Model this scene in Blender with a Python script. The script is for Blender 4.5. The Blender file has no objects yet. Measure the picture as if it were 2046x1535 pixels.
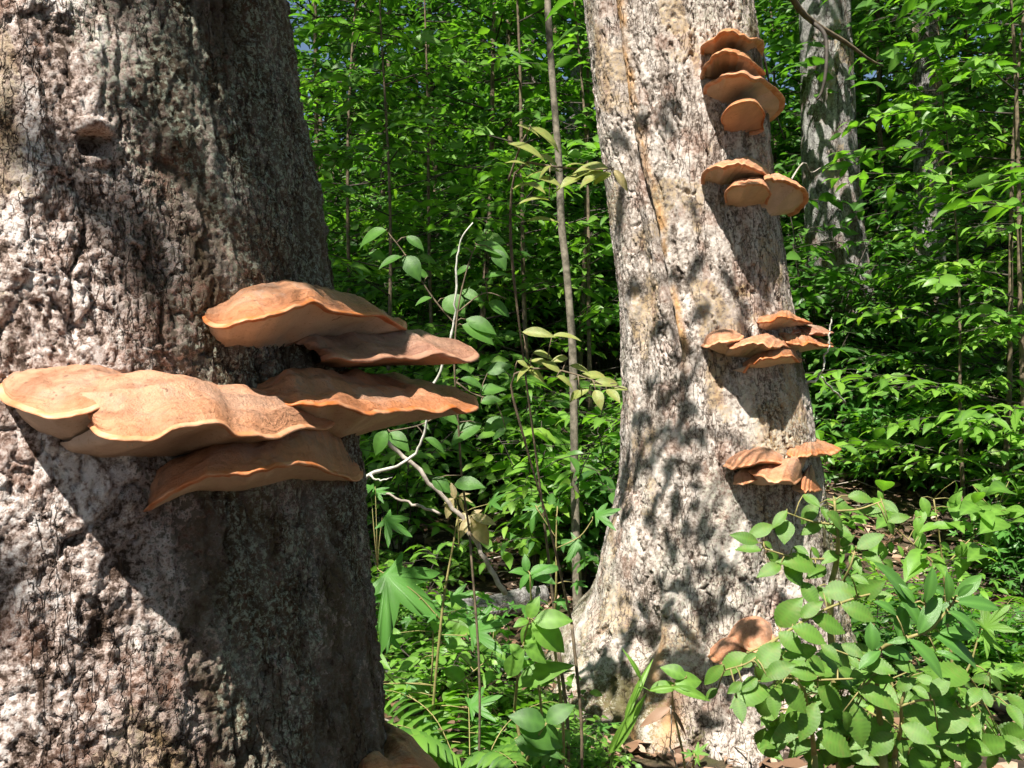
import bpy, math, random
import numpy as np
from mathutils import Vector, Matrix

# ------------------------------------------------------------------ camera, sky, sun, exposure
scene = bpy.context.scene
COL = scene.collection
CAM = np.array([0.0, 0.0, 1.5]); FPX = 1965.0; CX, CY = 1023.0, 767.5
cam_data = bpy.data.cameras.new('camera')
cam_data.sensor_width = 36.0
cam_data.lens = 36.0 * FPX / 2046.0
cam_data.clip_start = 0.05; cam_data.clip_end = 500
cam = bpy.data.objects.new('camera', cam_data); COL.objects.link(cam)
cam.location = CAM; cam.rotation_euler = (math.radians(90), 0, 0)
scene.camera = cam

SUN_EL, SUN_AZ = math.radians(56), math.radians(25)        # azimuth: behind the camera, turned to the left
SUN = np.array([-math.sin(SUN_AZ)*math.cos(SUN_EL), -math.cos(SUN_AZ)*math.cos(SUN_EL), math.sin(SUN_EL)])
world = bpy.data.worlds.new('World'); scene.world = world; world.use_nodes = True
wn = world.node_tree.nodes; wl = world.node_tree.links
sky = wn.new('ShaderNodeTexSky'); sky.sky_type = 'NISHITA'; sky.sun_disc = False
sky.sun_elevation = SUN_EL
sky.sun_rotation = math.atan2(SUN[0], SUN[1])
wl.new(sky.outputs[0], wn['Background'].inputs['Color'])
wn['Background'].inputs['Strength'].default_value = 0.05
sl = bpy.data.lights.new('sun', 'SUN'); sl.energy = 4.8; sl.angle = math.radians(0.53); sl.color = (1.0, 0.94, 0.84)
so = bpy.data.objects.new('sun', sl); COL.objects.link(so); so.location = (0, 0, 30)
so.rotation_euler = Vector(SUN).to_track_quat('Z', 'Y').to_euler()
scene.view_settings.view_transform = 'Standard'; scene.view_settings.look = 'None'
scene.view_settings.gamma = 1.0; scene.view_settings.exposure = 1.18
scene.view_settings.use_curve_mapping = False
scene.render.engine = 'CYCLES'
cy = scene.cycles
cy.max_bounces = 3; cy.diffuse_bounces = 2; cy.glossy_bounces = 1; cy.transmission_bounces = 2
cy.transparent_max_bounces = 4; cy.caustics_reflective = False; cy.caustics_refractive = False
cy.use_denoising = True; cy.use_adaptive_sampling = True; cy.adaptive_threshold = 0.04; cy.sample_clamp_indirect = 6.0

R = np.random.default_rng(7); rnd = random.Random(11)

# ------------------------------------------------------------------ small helpers
def px(x, y, Y):
    """the point at depth Y that the photograph shows at pixel (x, y)"""
    return np.array([(x-CX)/FPX*Y, Y, CAM[2]-(y-CY)/FPX*Y])

def tag(o, label=None, cat=None, group=None, kind=None):
    for k, v in (('label', label), ('category', cat), ('group', group), ('kind', kind)):
        if v: o[k] = v
    return o
def empty(name, loc=(0, 0, 0)):
    o = bpy.data.objects.new(name, None); o.empty_display_size = 0.05
    o.location = [float(v) for v in loc]; COL.objects.link(o); return o
def link(name, me, parent=None):
    o = bpy.data.objects.new(name, me); COL.objects.link(o)
    if parent is not None: o.parent = parent
    return o
def mesh(name, V, F, mat=None, smooth=True, attrs=None):
    """V (n,3), F list of faces or an (m,k) array"""
    me = bpy.data.meshes.new(name)
    V = np.asarray(V, dtype=np.float32)
    if isinstance(F, np.ndarray):
        m, k = F.shape
        me.vertices.add(len(V)); me.vertices.foreach_set('co', V.ravel())
        me.loops.add(m*k); me.loops.foreach_set('vertex_index', F.ravel().astype(np.int32))
        me.polygons.add(m); me.polygons.foreach_set('loop_start', (np.arange(m)*k).astype(np.int32))
        me.update(calc_edges=True); me.validate()
    else:
        me.from_pydata([tuple(map(float, v)) for v in V], [], [tuple(map(int, f)) for f in F])
    if smooth: me.polygons.foreach_set('use_smooth', np.ones(len(me.polygons), dtype=bool))
    if mat: me.materials.append(mat)
    for n, a in (attrs or {}).items():
        at = me.attributes.new(n, 'FLOAT', 'POINT'); at.data.foreach_set('value', np.asarray(a, dtype=np.float32))
    me.update(); return me
def grid_faces(nr, nc, wrap=False):
    i = np.arange(nr-1)[:, None]; j = np.arange(nc if wrap else nc-1)[None, :]
    a = i*nc+j; b = i*nc+(j+1) % nc
    return np.stack([a, b, b+nc, a+nc], -1).reshape(-1, 4)

class Noise:
    """value and cell noise for the shape of bark and ground"""
    def __init__(s, seed): s.r = np.random.default_rng(seed); s.t = s.r.random((256, 256)); s.t2 = s.r.random((256, 256)); s.t3 = s.r.random((256, 256))
    def value(s, x, y):
        xi = np.floor(x).astype(int); yi = np.floor(y).astype(int); fx = x-xi; fy = y-yi
        fx = fx*fx*(3-2*fx); fy = fy*fy*(3-2*fy); t = s.t
        a = t[xi & 255, yi & 255]; b = t[(xi+1) & 255, yi & 255]; c = t[xi & 255, (yi+1) & 255]; d = t[(xi+1) & 255, (yi+1) & 255]
        return (a*(1-fx)+b*fx)*(1-fy)+(c*(1-fx)+d*fx)*fy
    def fbm(s, x, y, o=4, g=0.5):
        v = 0; a = 1; w = 0
        for k in range(o): v = v+a*s.value(x*2**k+17.3*k, y*2**k+9.1*k); w += a; a *= g
        return v/w-0.5
    def cells(s, x, y, full=False):
        """distance to the border between cells, a value for each cell and, if asked, a tilt for each cell"""
        xi = np.floor(x).astype(int); yi = np.floor(y).astype(int)
        f1 = np.full(x.shape, 9.0); f2 = np.full(x.shape, 9.0); cid = np.zeros(x.shape); tilt = np.zeros(x.shape)
        for dx in (-1, 0, 1):
            for dy in (-1, 0, 1):
                cx = xi+dx; cyy = yi+dy; ox = cx+s.t[cx & 255, cyy & 255]-x; oy = cyy+s.t2[cx & 255, cyy & 255]-y
                d = np.hypot(ox, oy); near = d < f1; v = s.t3[cx & 255, cyy & 255]
                f2 = np.where(near, f1, np.minimum(f2, d)); cid = np.where(near, v, cid); f1 = np.where(near, d, f1)
                if full: tilt = np.where(near, ox*np.cos(v*60)+oy*np.sin(v*60), tilt)
        return (f2-f1, cid, tilt) if full else (f2-f1, cid)
def sstep(a, b, x):
    t = np.clip((x-a)/(b-a), 0, 1); return t*t*(3-2*t)

def catmull(P, n):
    P = np.asarray(P, float); m = len(P); Q = np.vstack([2*P[0]-P[1], P, 2*P[-1]-P[-2]])
    seg = np.r_[0, np.cumsum(np.maximum(np.linalg.norm(np.diff(P[:, :min(3, P.shape[1])], axis=0), axis=1), 1e-6))]
    t = np.interp(np.linspace(0, seg[-1], n), seg, np.arange(m)); i = np.minimum(t.astype(int), m-2); f = (t-i)[:, None]
    a, b, c, d = Q[i], Q[i+1], Q[i+2], Q[i+3]
    return 0.5*(2*b+(c-a)*f+(2*a-5*b+4*c-d)*f*f+(3*b-a-3*c+d)*f**3)

def tube(P, rad, sides=6):
    """a tapering tube along the points P"""
    P = np.asarray(P, float); n = len(P); rad = np.broadcast_to(rad, (n,))
    T = np.gradient(P, axis=0); T /= np.linalg.norm(T, axis=1)[:, None]+1e-9
    up = np.array([0.31, 0.17, 0.93]); A = np.cross(T, up); ln = np.linalg.norm(A, axis=1)[:, None]
    A = np.where(ln < 1e-3, np.array([1.0, 0, 0]), A/np.maximum(ln, 1e-9)); B = np.cross(T, A)
    ph = np.linspace(0, 2*np.pi, sides, endpoint=False)
    V = P[:, None, :]+rad[:, None, None]*(np.cos(ph)[None, :, None]*A[:, None, :]+np.sin(ph)[None, :, None]*B[:, None, :])
    V = V.reshape(-1, 3); F = grid_faces(n, sides, True)
    V = np.vstack([V, P[0], P[-1]]); k = len(V)
    c0 = np.array([[k-2, (j+1) % sides, j, j] for j in range(sides)]); c1 = np.array([[k-1, (n-1)*sides+j, (n-1)*sides+(j+1) % sides, (n-1)*sides+(j+1) % sides] for j in range(sides)])
    return V, F, np.vstack([c0[:, :3], c1[:, :3]])
def join(parts):
    """join lists of (V, quads, tris) into V, faces"""
    Vs = []; Fs = []; o = 0
    for V, Q, T in parts:
        Vs.append(V); Fs += [tuple(f) for f in (Q+o)]; Fs += [tuple(f) for f in (T+o)]; o += len(V)
    return np.vstack(Vs), Fs

# ------------------------------------------------------------------ materials
def new_mat(name):
    m = bpy.data.materials.new(name); m.use_nodes = True
    return m, m.node_tree.nodes, m.node_tree.links, m.node_tree.nodes['Principled BSDF']
def N(nodes, t, **kw):
    n = nodes.new(t)
    for k, v in kw.items():
        if k in n.inputs: n.inputs[k].default_value = v
        else: setattr(n, k, v)
    return n
def ramp(nodes, links, src, stops, interp='LINEAR'):
    r = nodes.new('ShaderNodeValToRGB'); r.color_ramp.interpolation = interp
    e = r.color_ramp.elements
    while len(e) < len(stops): e.new(0.5)
    for el, (p, c) in zip(e, stops):
        el.position = p; el.color = (*c, 1) if len(c) == 3 else c
    links.new(src, r.inputs[0]); return r.outputs[0]
def mixc(nodes, links, f, a, b, mode='MIX'):
    m = nodes.new('ShaderNodeMix'); m.data_type = 'RGBA'; m.blend_type = mode
    for v, i in ((f, 0), (a, 6), (b, 7)):
        if isinstance(v, (int, float)): m.inputs[i].default_value = v
        elif isinstance(v, tuple): m.inputs[i].default_value = (*v, 1)
        else: links.new(v, m.inputs[i])
    return m.outputs[2]
def math_n(nodes, links, op, a, b=None):
    m = nodes.new('ShaderNodeMath'); m.operation = op
    for v, i in ((a, 0), (b, 1)):
        if v is None: continue
        if isinstance(v, (int, float)): m.inputs[i].default_value = v
        else: links.new(v, m.inputs[i])
    return m.outputs[0]
def coords(nodes, links, scale=(1, 1, 1)):
    tc = nodes.new('ShaderNodeTexCoord'); mp = nodes.new('ShaderNodeMapping'); mp.inputs['Scale'].default_value = scale
    links.new(tc.outputs['Object'], mp.inputs[0]); return mp.outputs[0]
def noise(nodes, links, vec, scale, detail=4, rough=0.55, dist=0.0):
    n = N(nodes, 'ShaderNodeTexNoise', Scale=scale, Detail=detail, Roughness=rough, Distortion=dist); links.new(vec, n.inputs['Vector']); return n.outputs[0]
def attr(nodes, name):
    a = nodes.new('ShaderNodeAttribute'); a.attribute_name = name; return a
def bump(nodes, links, b, h, strength=0.5, dist=0.01):
    n = N(nodes, 'ShaderNodeBump', Strength=strength, Distance=dist); links.new(h, n.inputs['Height']); links.new(n.outputs[0], b.inputs['Normal'])

def bark_mat(name, dark, mid, pale, lichen, moss, fine=1.0, bumpd=0.004, fiss=45, cover=0.85, con=2.3):
    """colours of bark; where each patch lies comes with the mesh (tone, red, lich, och, mossy with painted flank shade, wood)"""
    m, n, l, b = new_mat(name)
    v = coords(n, l); vs = coords(n, l, (1, 1, 0.28)); A = lambda q: attr(n, q).outputs['Fac']
    small = noise(n, l, v, 70*fine, 5, 0.72)
    sm = math_n(n, l, 'MULTIPLY', math_n(n, l, 'SUBTRACT', small, 0.5), con)
    k = math_n(n, l, 'ADD', A('tone'), sm)
    base = ramp(n, l, k, [(0.12, dark), (0.48, mid), (0.88, pale)])
    base = mixc(n, l, math_n(n, l, 'MULTIPLY', A('red'), 0.3), base, (0.27, 0.13, 0.085))
    base = mixc(n, l, ramp(n, l, math_n(n, l, 'ADD', math_n(n, l, 'MULTIPLY', A('och'), 0.6), math_n(n, l, 'MULTIPLY', sm, 0.7)), [(0.42, (0,)*3), (0.75, (0.65,)*3)]), base, (0.36, 0.235, 0.085))
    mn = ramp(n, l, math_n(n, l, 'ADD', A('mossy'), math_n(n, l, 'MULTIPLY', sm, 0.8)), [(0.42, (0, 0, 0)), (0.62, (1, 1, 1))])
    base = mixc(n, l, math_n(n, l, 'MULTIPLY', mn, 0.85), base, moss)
    speck = ramp(n, l, noise(n, l, v, 80*fine, 5, 0.8, 0.3), [(0.50, (0, 0, 0)), (0.57, (1, 1, 1))])
    lf = math_n(n, l, 'MULTIPLY', A('lich'), speck)
    base = mixc(n, l, math_n(n, l, 'MULTIPLY', lf, cover), base, mixc(n, l, ramp(n, l, sm, [(0.4, (0,)*3), (0.6, (1,)*3)]), lichen[0], lichen[1]))
    base = mixc(n, l, A('wood'), base, mixc(n, l, small, (0.28, 0.12, 0.04), (0.66, 0.43, 0.22)))
    wv = N(n, 'ShaderNodeVectorMath', operation='ADD'); wn_ = N(n, 'ShaderNodeTexNoise', Scale=30*fine, Detail=3.0, Roughness=0.6); l.new(vs, wn_.inputs['Vector'])
    wm = N(n, 'ShaderNodeVectorMath', operation='SCALE', Scale=0.05/fine); l.new(wn_.outputs['Color'], wm.inputs[0]); l.new(vs, wv.inputs[0]); l.new(wm.outputs[0], wv.inputs[1])
    hv = N(n, 'ShaderNodeTexVoronoi', Scale=fiss, feature='DISTANCE_TO_EDGE'); l.new(wv.outputs[0], hv.inputs['Vector'])
    hl = math_n(n, l, 'MULTIPLY', ramp(n, l, hv.outputs['Distance'], [(0.0, (1,)*3), (0.06, (0,)*3)]), A('crk'))
    base = mixc(n, l, math_n(n, l, 'MULTIPLY', hl, 0.85), base, (0.05, 0.03, 0.02))
    l.new(base, b.inputs['Base Color']); b.inputs['Roughness'].default_value = 0.85; b.inputs['Specular IOR Level'].default_value = 0.2
    h = math_n(n, l, 'SUBTRACT', noise(n, l, v, 120*fine, 5, 0.75), math_n(n, l, 'MULTIPLY', hl, 1.0))
    bump(n, l, b, h, 0.9, bumpd); return m
def bark_attrs(nz, U, Z, plate, proud, f=1.0, lich=0.0, wood=None, moss=None):
    """where the colours of the bark lie"""
    n1 = nz.fbm(U*9*f+200, Z*4*f+200, 5, 0.6); n2 = nz.fbm(U*30*f+210, Z*18*f+210, 4, 0.6)
    d = {'tone': np.clip(0.50+0.55*n1+0.9*n2+0.55*(plate-0.5)+0.10*np.clip(proud-0.5, -1, 1), 0, 1.1)}
    d['red'] = sstep(0.06, 0.16, nz.fbm(U*17*f+220, Z*12*f+220, 4))
    d['lich'] = sstep(0.02-lich, 0.14-lich, nz.fbm(U*7*f+230, Z*3*f+230, 4))*sstep(0.15, 0.6, proud)
    d['och'] = sstep(0.04, 0.18, nz.fbm(U*7*f+240, Z*5*f+240, 4)); d['crk'] = sstep(-0.10, 0.06, nz.fbm(U*14*f+250, Z*6*f+250, 4))
    d['wood'] = np.zeros_like(Z) if wood is None else wood; d['mossy'] = np.full(Z.shape, 0.05) if moss is None else moss
    return {k: np.asarray(q, float).ravel() for k, q in d.items()}
def flat_bark(nv):
    return {k: np.full(nv, q) for k, q in (('tone', 0.5), ('red', 0.0), ('lich', 0.3), ('och', 0.0), ('crk', 0.5), ('wood', 0.0), ('mossy', 0.15))}
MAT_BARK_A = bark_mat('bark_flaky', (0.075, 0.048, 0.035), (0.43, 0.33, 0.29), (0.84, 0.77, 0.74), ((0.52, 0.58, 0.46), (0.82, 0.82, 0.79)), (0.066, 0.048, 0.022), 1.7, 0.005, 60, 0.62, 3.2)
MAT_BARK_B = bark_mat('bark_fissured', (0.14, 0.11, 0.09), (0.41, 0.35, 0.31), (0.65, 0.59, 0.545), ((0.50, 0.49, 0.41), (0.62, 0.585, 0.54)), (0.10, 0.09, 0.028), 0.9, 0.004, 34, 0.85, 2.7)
MAT_BARK_C = bark_mat('bark_grey', (0.09, 0.085, 0.085), (0.25, 0.24, 0.235), (0.42, 0.41, 0.40), ((0.45, 0.46, 0.44), (0.52, 0.52, 0.50)), (0.08, 0.09, 0.03), 0.5, 0.010, 20)

def stem_mat(name, a, b_):
    m, n, l, b = new_mat(name); v = coords(n, l)
    l.new(mixc(n, l, ramp(n, l, noise(n, l, v, 30, 4), [(0.35, (0,)*3), (0.65, (1,)*3)]), a, b_), b.inputs['Base Color'])
    b.inputs['Roughness'].default_value = 0.75; bump(n, l, b, noise(n, l, v, 120, 4), 0.5, 0.003); return m
MAT_STEM = stem_mat('stem_brown', (0.07, 0.05, 0.032), (0.20, 0.15, 0.095))
MAT_STEM_GREEN = stem_mat('stem_green', (0.20, 0.19, 0.06), (0.33, 0.27, 0.11))
MAT_STEM_DARK = stem_mat('stem_dark', (0.025, 0.02, 0.016), (0.075, 0.06, 0.045))
MAT_SMOOTH = stem_mat('bark_smooth', (0.09, 0.08, 0.055), (0.27, 0.235, 0.18))
MAT_WHITE_TWIG = stem_mat('twig_white', (0.36, 0.37, 0.30), (0.62, 0.61, 0.55))
MAT_GREY_TWIG = stem_mat('twig_grey', (0.25, 0.21, 0.18), (0.50, 0.44, 0.38))

def leaf_mat(name, lo, hi, gloss=0.42, trans=0.42, yellow=0.0, spec=0.5):
    m, n, l, b = new_mat(name)
    tint = attr(n, 'tint').outputs['Fac']; vein = attr(n, 'vein').outputs['Fac']
    oi = n.new('ShaderNodeObjectInfo'); v = coords(n, l)
    t = math_n(n, l, 'ADD', math_n(n, l, 'MULTIPLY', tint, 0.65), math_n(n, l, 'MULTIPLY', oi.outputs['Random'], 0.35))
    c = ramp(n, l, t, [(0.0, lo), (0.75, hi), (1.0, tuple(min(1, h*q) for h, q in zip(hi, (1.5, 1.18, 1.0))))])
    c = mixc(n, l, math_n(n, l, 'MULTIPLY', vein, 0.35), c, tuple(min(1, h*1.7) for h in hi))
    if yellow:
        y = ramp(n, l, noise(n, l, v, 9, 4), [(0.5, (0,)*3), (0.72, (1,)*3)])
        c = mixc(n, l, math_n(n, l, 'MULTIPLY', y, yellow), c, (0.30, 0.23, 0.08))
    c = mixc(n, l, math_n(n, l, 'MULTIPLY', ramp(n, l, noise(n, l, v, 160, 2), [(0.64, (0,)*3), (0.70, (1,)*3)]), 0.35), c, (0.24, 0.21, 0.07))
    l.new(c, b.inputs['Base Color']); b.inputs['Roughness'].default_value = gloss; b.inputs['Specular IOR Level'].default_value = spec
    bump(n, l, b, noise(n, l, v, 70, 3), 0.25, 0.004)
    tr = n.new('ShaderNodeBsdfTranslucent'); l.new(mixc(n, l, 1.0, c, (1.5, 1.75, 0.55), 'MULTIPLY'), tr.inputs['Color'])
    mx = n.new('ShaderNodeMixShader'); mx.inputs[0].default_value = trans
    l.new(b.outputs[0], mx.inputs[1]); l.new(tr.outputs[0], mx.inputs[2])
    l.new(mx.outputs[0], n['Material Output'].inputs['Surface']); return m
MAT_LEAF = leaf_mat('leaf_understory', (0.022, 0.080, 0.022), (0.095, 0.225, 0.040))
MAT_LEAF_LIGHT = leaf_mat('leaf_light', (0.045, 0.13, 0.025), (0.17, 0.34, 0.05))
MAT_LEAF_MAPLE = leaf_mat('leaf_maple', (0.05, 0.15, 0.03), (0.10, 0.26, 0.05))
MAT_LEAF_BEECH = leaf_mat('leaf_serrate', (0.055, 0.14, 0.025), (0.125, 0.255, 0.04), 0.40, 0.35, 0.22)
MAT_LEAF_LAUREL = leaf_mat('leaf_leathery', (0.045, 0.14, 0.03), (0.10, 0.24, 0.045), 0.33, 0.28)
MAT_LEAF_YELLOW = leaf_mat('leaf_yellowing', (0.16, 0.20, 0.05), (0.27, 0.31, 0.09), 0.4, 0.32, 0.7)
MAT_LEAF_RED = leaf_mat('leaf_reddish', (0.30, 0.20, 0.12), (0.45, 0.38, 0.20), 0.4, 0.3, 0.5)
MAT_BLADE = leaf_mat('grass_blade', (0.10, 0.22, 0.03), (0.17, 0.33, 0.045), 0.4, 0.4)
MAT_CROWN = leaf_mat('leaf_crown', (0.035, 0.10, 0.02), (0.10, 0.23, 0.035), 0.45, 0.45)

def litter_mat():
    m, n, l, b = new_mat('dead_leaf'); v = coords(n, l); t = attr(n, 'tint').outputs['Fac']
    c = ramp(n, l, t, [(0, (0.075, 0.042, 0.026)), (0.4, (0.22, 0.125, 0.075)), (0.75, (0.40, 0.25, 0.165)), (1, (0.55, 0.42, 0.32))])
    c = mixc(n, l, math_n(n, l, 'MULTIPLY', noise(n, l, v, 60, 4), 0.5), c, (0.13, 0.075, 0.045))
    l.new(c, b.inputs['Base Color']); b.inputs['Roughness'].default_value = 0.6; return m
MAT_LITTER = litter_mat()
def ground_mat():
    m, n, l, b = new_mat('forest_floor'); v = coords(n, l)
    c = ramp(n, l, noise(n, l, v, 9, 8, 0.72), [(0.32, (0.022, 0.015, 0.010)), (0.5, (0.085, 0.055, 0.034)), (0.68, (0.23, 0.15, 0.095))])
    mo = ramp(n, l, noise(n, l, v, 1.4, 5, 0.65), [(0.54, (0,)*3), (0.66, (1,)*3)])
    c = mixc(n, l, math_n(n, l, 'MULTIPLY', mo, 0.7), c, mixc(n, l, noise(n, l, v, 40, 4), (0.035, 0.05, 0.012), (0.13, 0.13, 0.03)))
    l.new(c, b.inputs['Base Color']); b.inputs['Roughness'].default_value = 0.9
    bump(n, l, b, noise(n, l, v, 45, 8, 0.75), 1.0, 0.03); return m
MAT_GROUND = ground_mat()

def fungus_mats(name, tan, brown, orange, under, grey=0.25):
    m, n, l, b = new_mat(name+'_cap'); v = coords(n, l)
    rad = attr(n, 'rad').outputs['Fac']
    wob = math_n(n, l, 'ADD', rad, math_n(n, l, 'MULTIPLY', math_n(n, l, 'SUBTRACT', noise(n, l, v, 22, 3), 0.5), 0.16))
    ring = math_n(n, l, 'SINE', math_n(n, l, 'MULTIPLY', wob, 120.0))
    rf = math_n(n, l, 'MULTIPLY', ramp(n, l, ring, [(0.2, (0,)*3), (0.9, (1,)*3)]), ramp(n, l, rad, [(0.70, (0,)*3), (0.92, (1,)*3)]))
    c = mixc(n, l, ramp(n, l, noise(n, l, v, 14, 5, 0.6, 0.6), [(0.40, (0,)*3), (0.58, (1,)*3)]), brown, tan)
    zone = math_n(n, l, 'SINE', math_n(n, l, 'MULTIPLY', wob, 31.0)); zf_ = math_n(n, l, 'MULTIPLY', ramp(n, l, zone, [(0.35, (0,)*3), (0.8, (1,)*3)]), ramp(n, l, noise(n, l, v, 9, 3), [(0.4, (0,)*3), (0.6, (1,)*3)]))
    c = mixc(n, l, math_n(n, l, 'MULTIPLY', zf_, 0.65), c, tuple(q*0.72 for q in brown))
    c = mixc(n, l, math_n(n, l, 'MULTIPLY', rf, 0.40), c, tuple(q*0.6 for q in brown))
    g = ramp(n, l, noise(n, l, v, 13, 6, 0.75), [(0.52, (0,)*3), (0.60, (1,)*3)])
    c = mixc(n, l, math_n(n, l, 'MULTIPLY', g, grey), c, (0.30, 0.24, 0.20))
    c = mixc(n, l, math_n(n, l, 'MULTIPLY', ramp(n, l, noise(n, l, v, 75, 5, 0.75), [(0.40, (0,)*3), (0.62, (1,)*3)]), 0.42), c, tuple(min(1, q*1.12+0.05) for q in tan))
    sp = ramp(n, l, noise(n, l, v, 130, 2), [(0.66, (0,)*3), (0.70, (1,)*3)])
    c = mixc(n, l, math_n(n, l, 'MULTIPLY', sp, 0.6), c, (0.12, 0.05, 0.03))
    c = mixc(n, l, math_n(n, l, 'MULTIPLY', ramp(n, l, rad, [(0.80, (0,)*3), (0.99, (1,)*3)]), 0.5), c, orange)
    l.new(c, b.inputs['Base Color']); b.inputs['Roughness'].default_value = 0.50; b.inputs['Specular IOR Level'].default_value = 0.35
    h = math_n(n, l, 'ADD', noise(n, l, v, 110, 6, 0.7), math_n(n, l, 'MULTIPLY', rf, -0.10)); bump(n, l, b, h, 0.8, 0.006)
    m2, n, l, b = new_mat(name+'_rim'); v = coords(n, l)
    l.new(mixc(n, l, ramp(n, l, noise(n, l, v, 35, 4), [(0.4, (0,)*3), (0.62, (1,)*3)]), orange, tuple(min(1, q*1.25) for q in tan)), b.inputs['Base Color'])
    b.inputs['Roughness'].default_value = 0.5; bump(n, l, b, noise(n, l, v, 140, 4), 0.4, 0.002)
    m3, n, l, b = new_mat(name+'_pores'); v = coords(n, l)
    c = mixc(n, l, ramp(n, l, noise(n, l, v, 12, 5, 0.6), [(0.38, (0,)*3), (0.66, (1,)*3)]), tuple(q*0.80 for q in under), under)
    c = mixc(n, l, math_n(n, l, 'MULTIPLY', ramp(n, l, noise(n, l, v, 220, 2), [(0.58, (0,)*3), (0.68, (1,)*3)]), 0.4), c, (0.34, 0.17, 0.08))
    st = ramp(n, l, noise(n, l, v, 16, 4, 0.6, 0.8), [(0.68, (0,)*3), (0.72, (1,)*3)])
    c = mixc(n, l, math_n(n, l, 'MULTIPLY', st, 0.7), c, (0.24, 0.085, 0.03))
    l.new(c, b.inputs['Base Color']); b.inputs['Roughness'].default_value = 0.72; bump(n, l, b, noise(n, l, v, 420, 2), 0.5, 0.0015)
    return m, m2, m3
FUN_TAN = fungus_mats('bracket_tan', (0.49, 0.23, 0.12), (0.24, 0.115, 0.06), (0.50, 0.145, 0.035), (0.68, 0.50, 0.37), 0.55)
FUN_PALE = fungus_mats('bracket_pale', (0.55, 0.285, 0.17), (0.33, 0.15, 0.08), (0.55, 0.23, 0.10), (0.66, 0.47, 0.34), 0.4)
FUN_DARK = fungus_mats('bracket_dark', (0.36, 0.20, 0.13), (0.19, 0.105, 0.075), (0.32, 0.13, 0.075), (0.42, 0.29, 0.20), 0.55)
FUN_RUST = fungus_mats('bracket_rust', (0.52, 0.255, 0.13), (0.38, 0.17, 0.08), (0.50, 0.20, 0.075), (0.60, 0.36, 0.22), 0.2)

# ------------------------------------------------------------------ ground
NG = Noise(3)
def ground_z(x, y):
    x = np.asarray(x, float); y = np.asarray(y, float)
    d = y-5.2-0.10*np.abs(x-0.6)
    s = 0.34*np.where(d > 0, d*d/(d+1.2), 0)
    s = np.where(s > 11, 11+(s-11)*0.25, s)
    return s+0.16*NG.fbm(x*0.5+40, y*0.5+40, 4)+0.05*NG.fbm(x*2.5+90, y*2.5+90, 3)
def build_ground():
    xs = np.concatenate([np.linspace(-60, -8, 40), np.linspace(-7.9, 9, 200), np.linspace(9.4, 60, 40)])
    ys = np.concatenate([np.linspace(-40, 1.5, 40), np.linspace(1.6, 14, 190), np.linspace(14.3, 80, 60)])
    X, Y = np.meshgrid(xs, ys); Z = ground_z(X, Y)
    me = mesh('ground', np.stack([X, Y, Z], -1).reshape(-1, 3), grid_faces(len(ys), len(xs)), MAT_GROUND)
    tag(link('ground', me), kind='structure')
build_ground()

# ------------------------------------------------------------------ the two big trunks
class Trunk:
    def __init__(s, zs, xs, ys, rs): s.zs, s.xs, s.ys, s.rs = map(np.array, (zs, xs, ys, rs))
    def c(s, z): return np.interp(z, s.zs, s.xs), np.interp(z, s.zs, s.ys), np.interp(z, s.zs, s.rs)
    def hit(s, x, y, inset=0.0):
        """where the sight line through pixel (x, y) meets the stem; past its edge, the nearest point beside it"""
        dx = (x-CX)/FPX; dz = -(y-CY)/FPX; Y = 2.0
        for _ in range(12):
            cx, cyy, r = s.c(CAM[2]+dz*Y); r = r-inset
            a = dx*dx+1; b = -2*(dx*cx+cyy); c = cx*cx+cyy*cyy-r*r; disc = b*b-4*a*c
            Y = (-b-math.sqrt(disc))/(2*a) if disc > 0 else -b/(2*a)
        return px(x, y, Y)
    def az(s, x, y):
        p = s.hit(x, y); cx, cyy, r = s.c(p[2]); return math.atan2(p[0]-cx, -(p[1]-cyy))
    def at(s, th, z, inset=0.0):
        cx, cyy, r = s.c(z); r = r-inset; return np.array([cx+r*math.sin(th), cyy-r*math.cos(th), z])

TA = Trunk([-0.2, 0.0, 0.3, 0.7, 1.05, 1.5, 1.97, 2.6, 4.0, 9.0], [-0.66, -0.665, -0.67, -0.675, -0.677, -0.697, -0.76, -0.83, -0.95, -1.2],
           [1.45]*10, [0.80, 0.70, 0.60, 0.52, 0.482, 0.45, 0.43, 0.41, 0.36, 0.18])
TB = Trunk([-0.3, 0.11, 0.30, 0.47, 0.65, 0.83, 1.07, 1.42, 1.90, 2.38, 2.85, 3.26, 4.2, 9.0],
           [0.95, 0.955, 0.96, 0.975, 0.975, 0.97, 0.985, 0.96, 0.912, 0.85, 0.798, 0.743, 0.63, 0.2],
           [4.68]*14, [0.76, 0.63, 0.59, 0.56, 0.535, 0.51, 0.475, 0.437, 0.401, 0.393, 0.400, 0.398, 0.36, 0.18])

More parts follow.
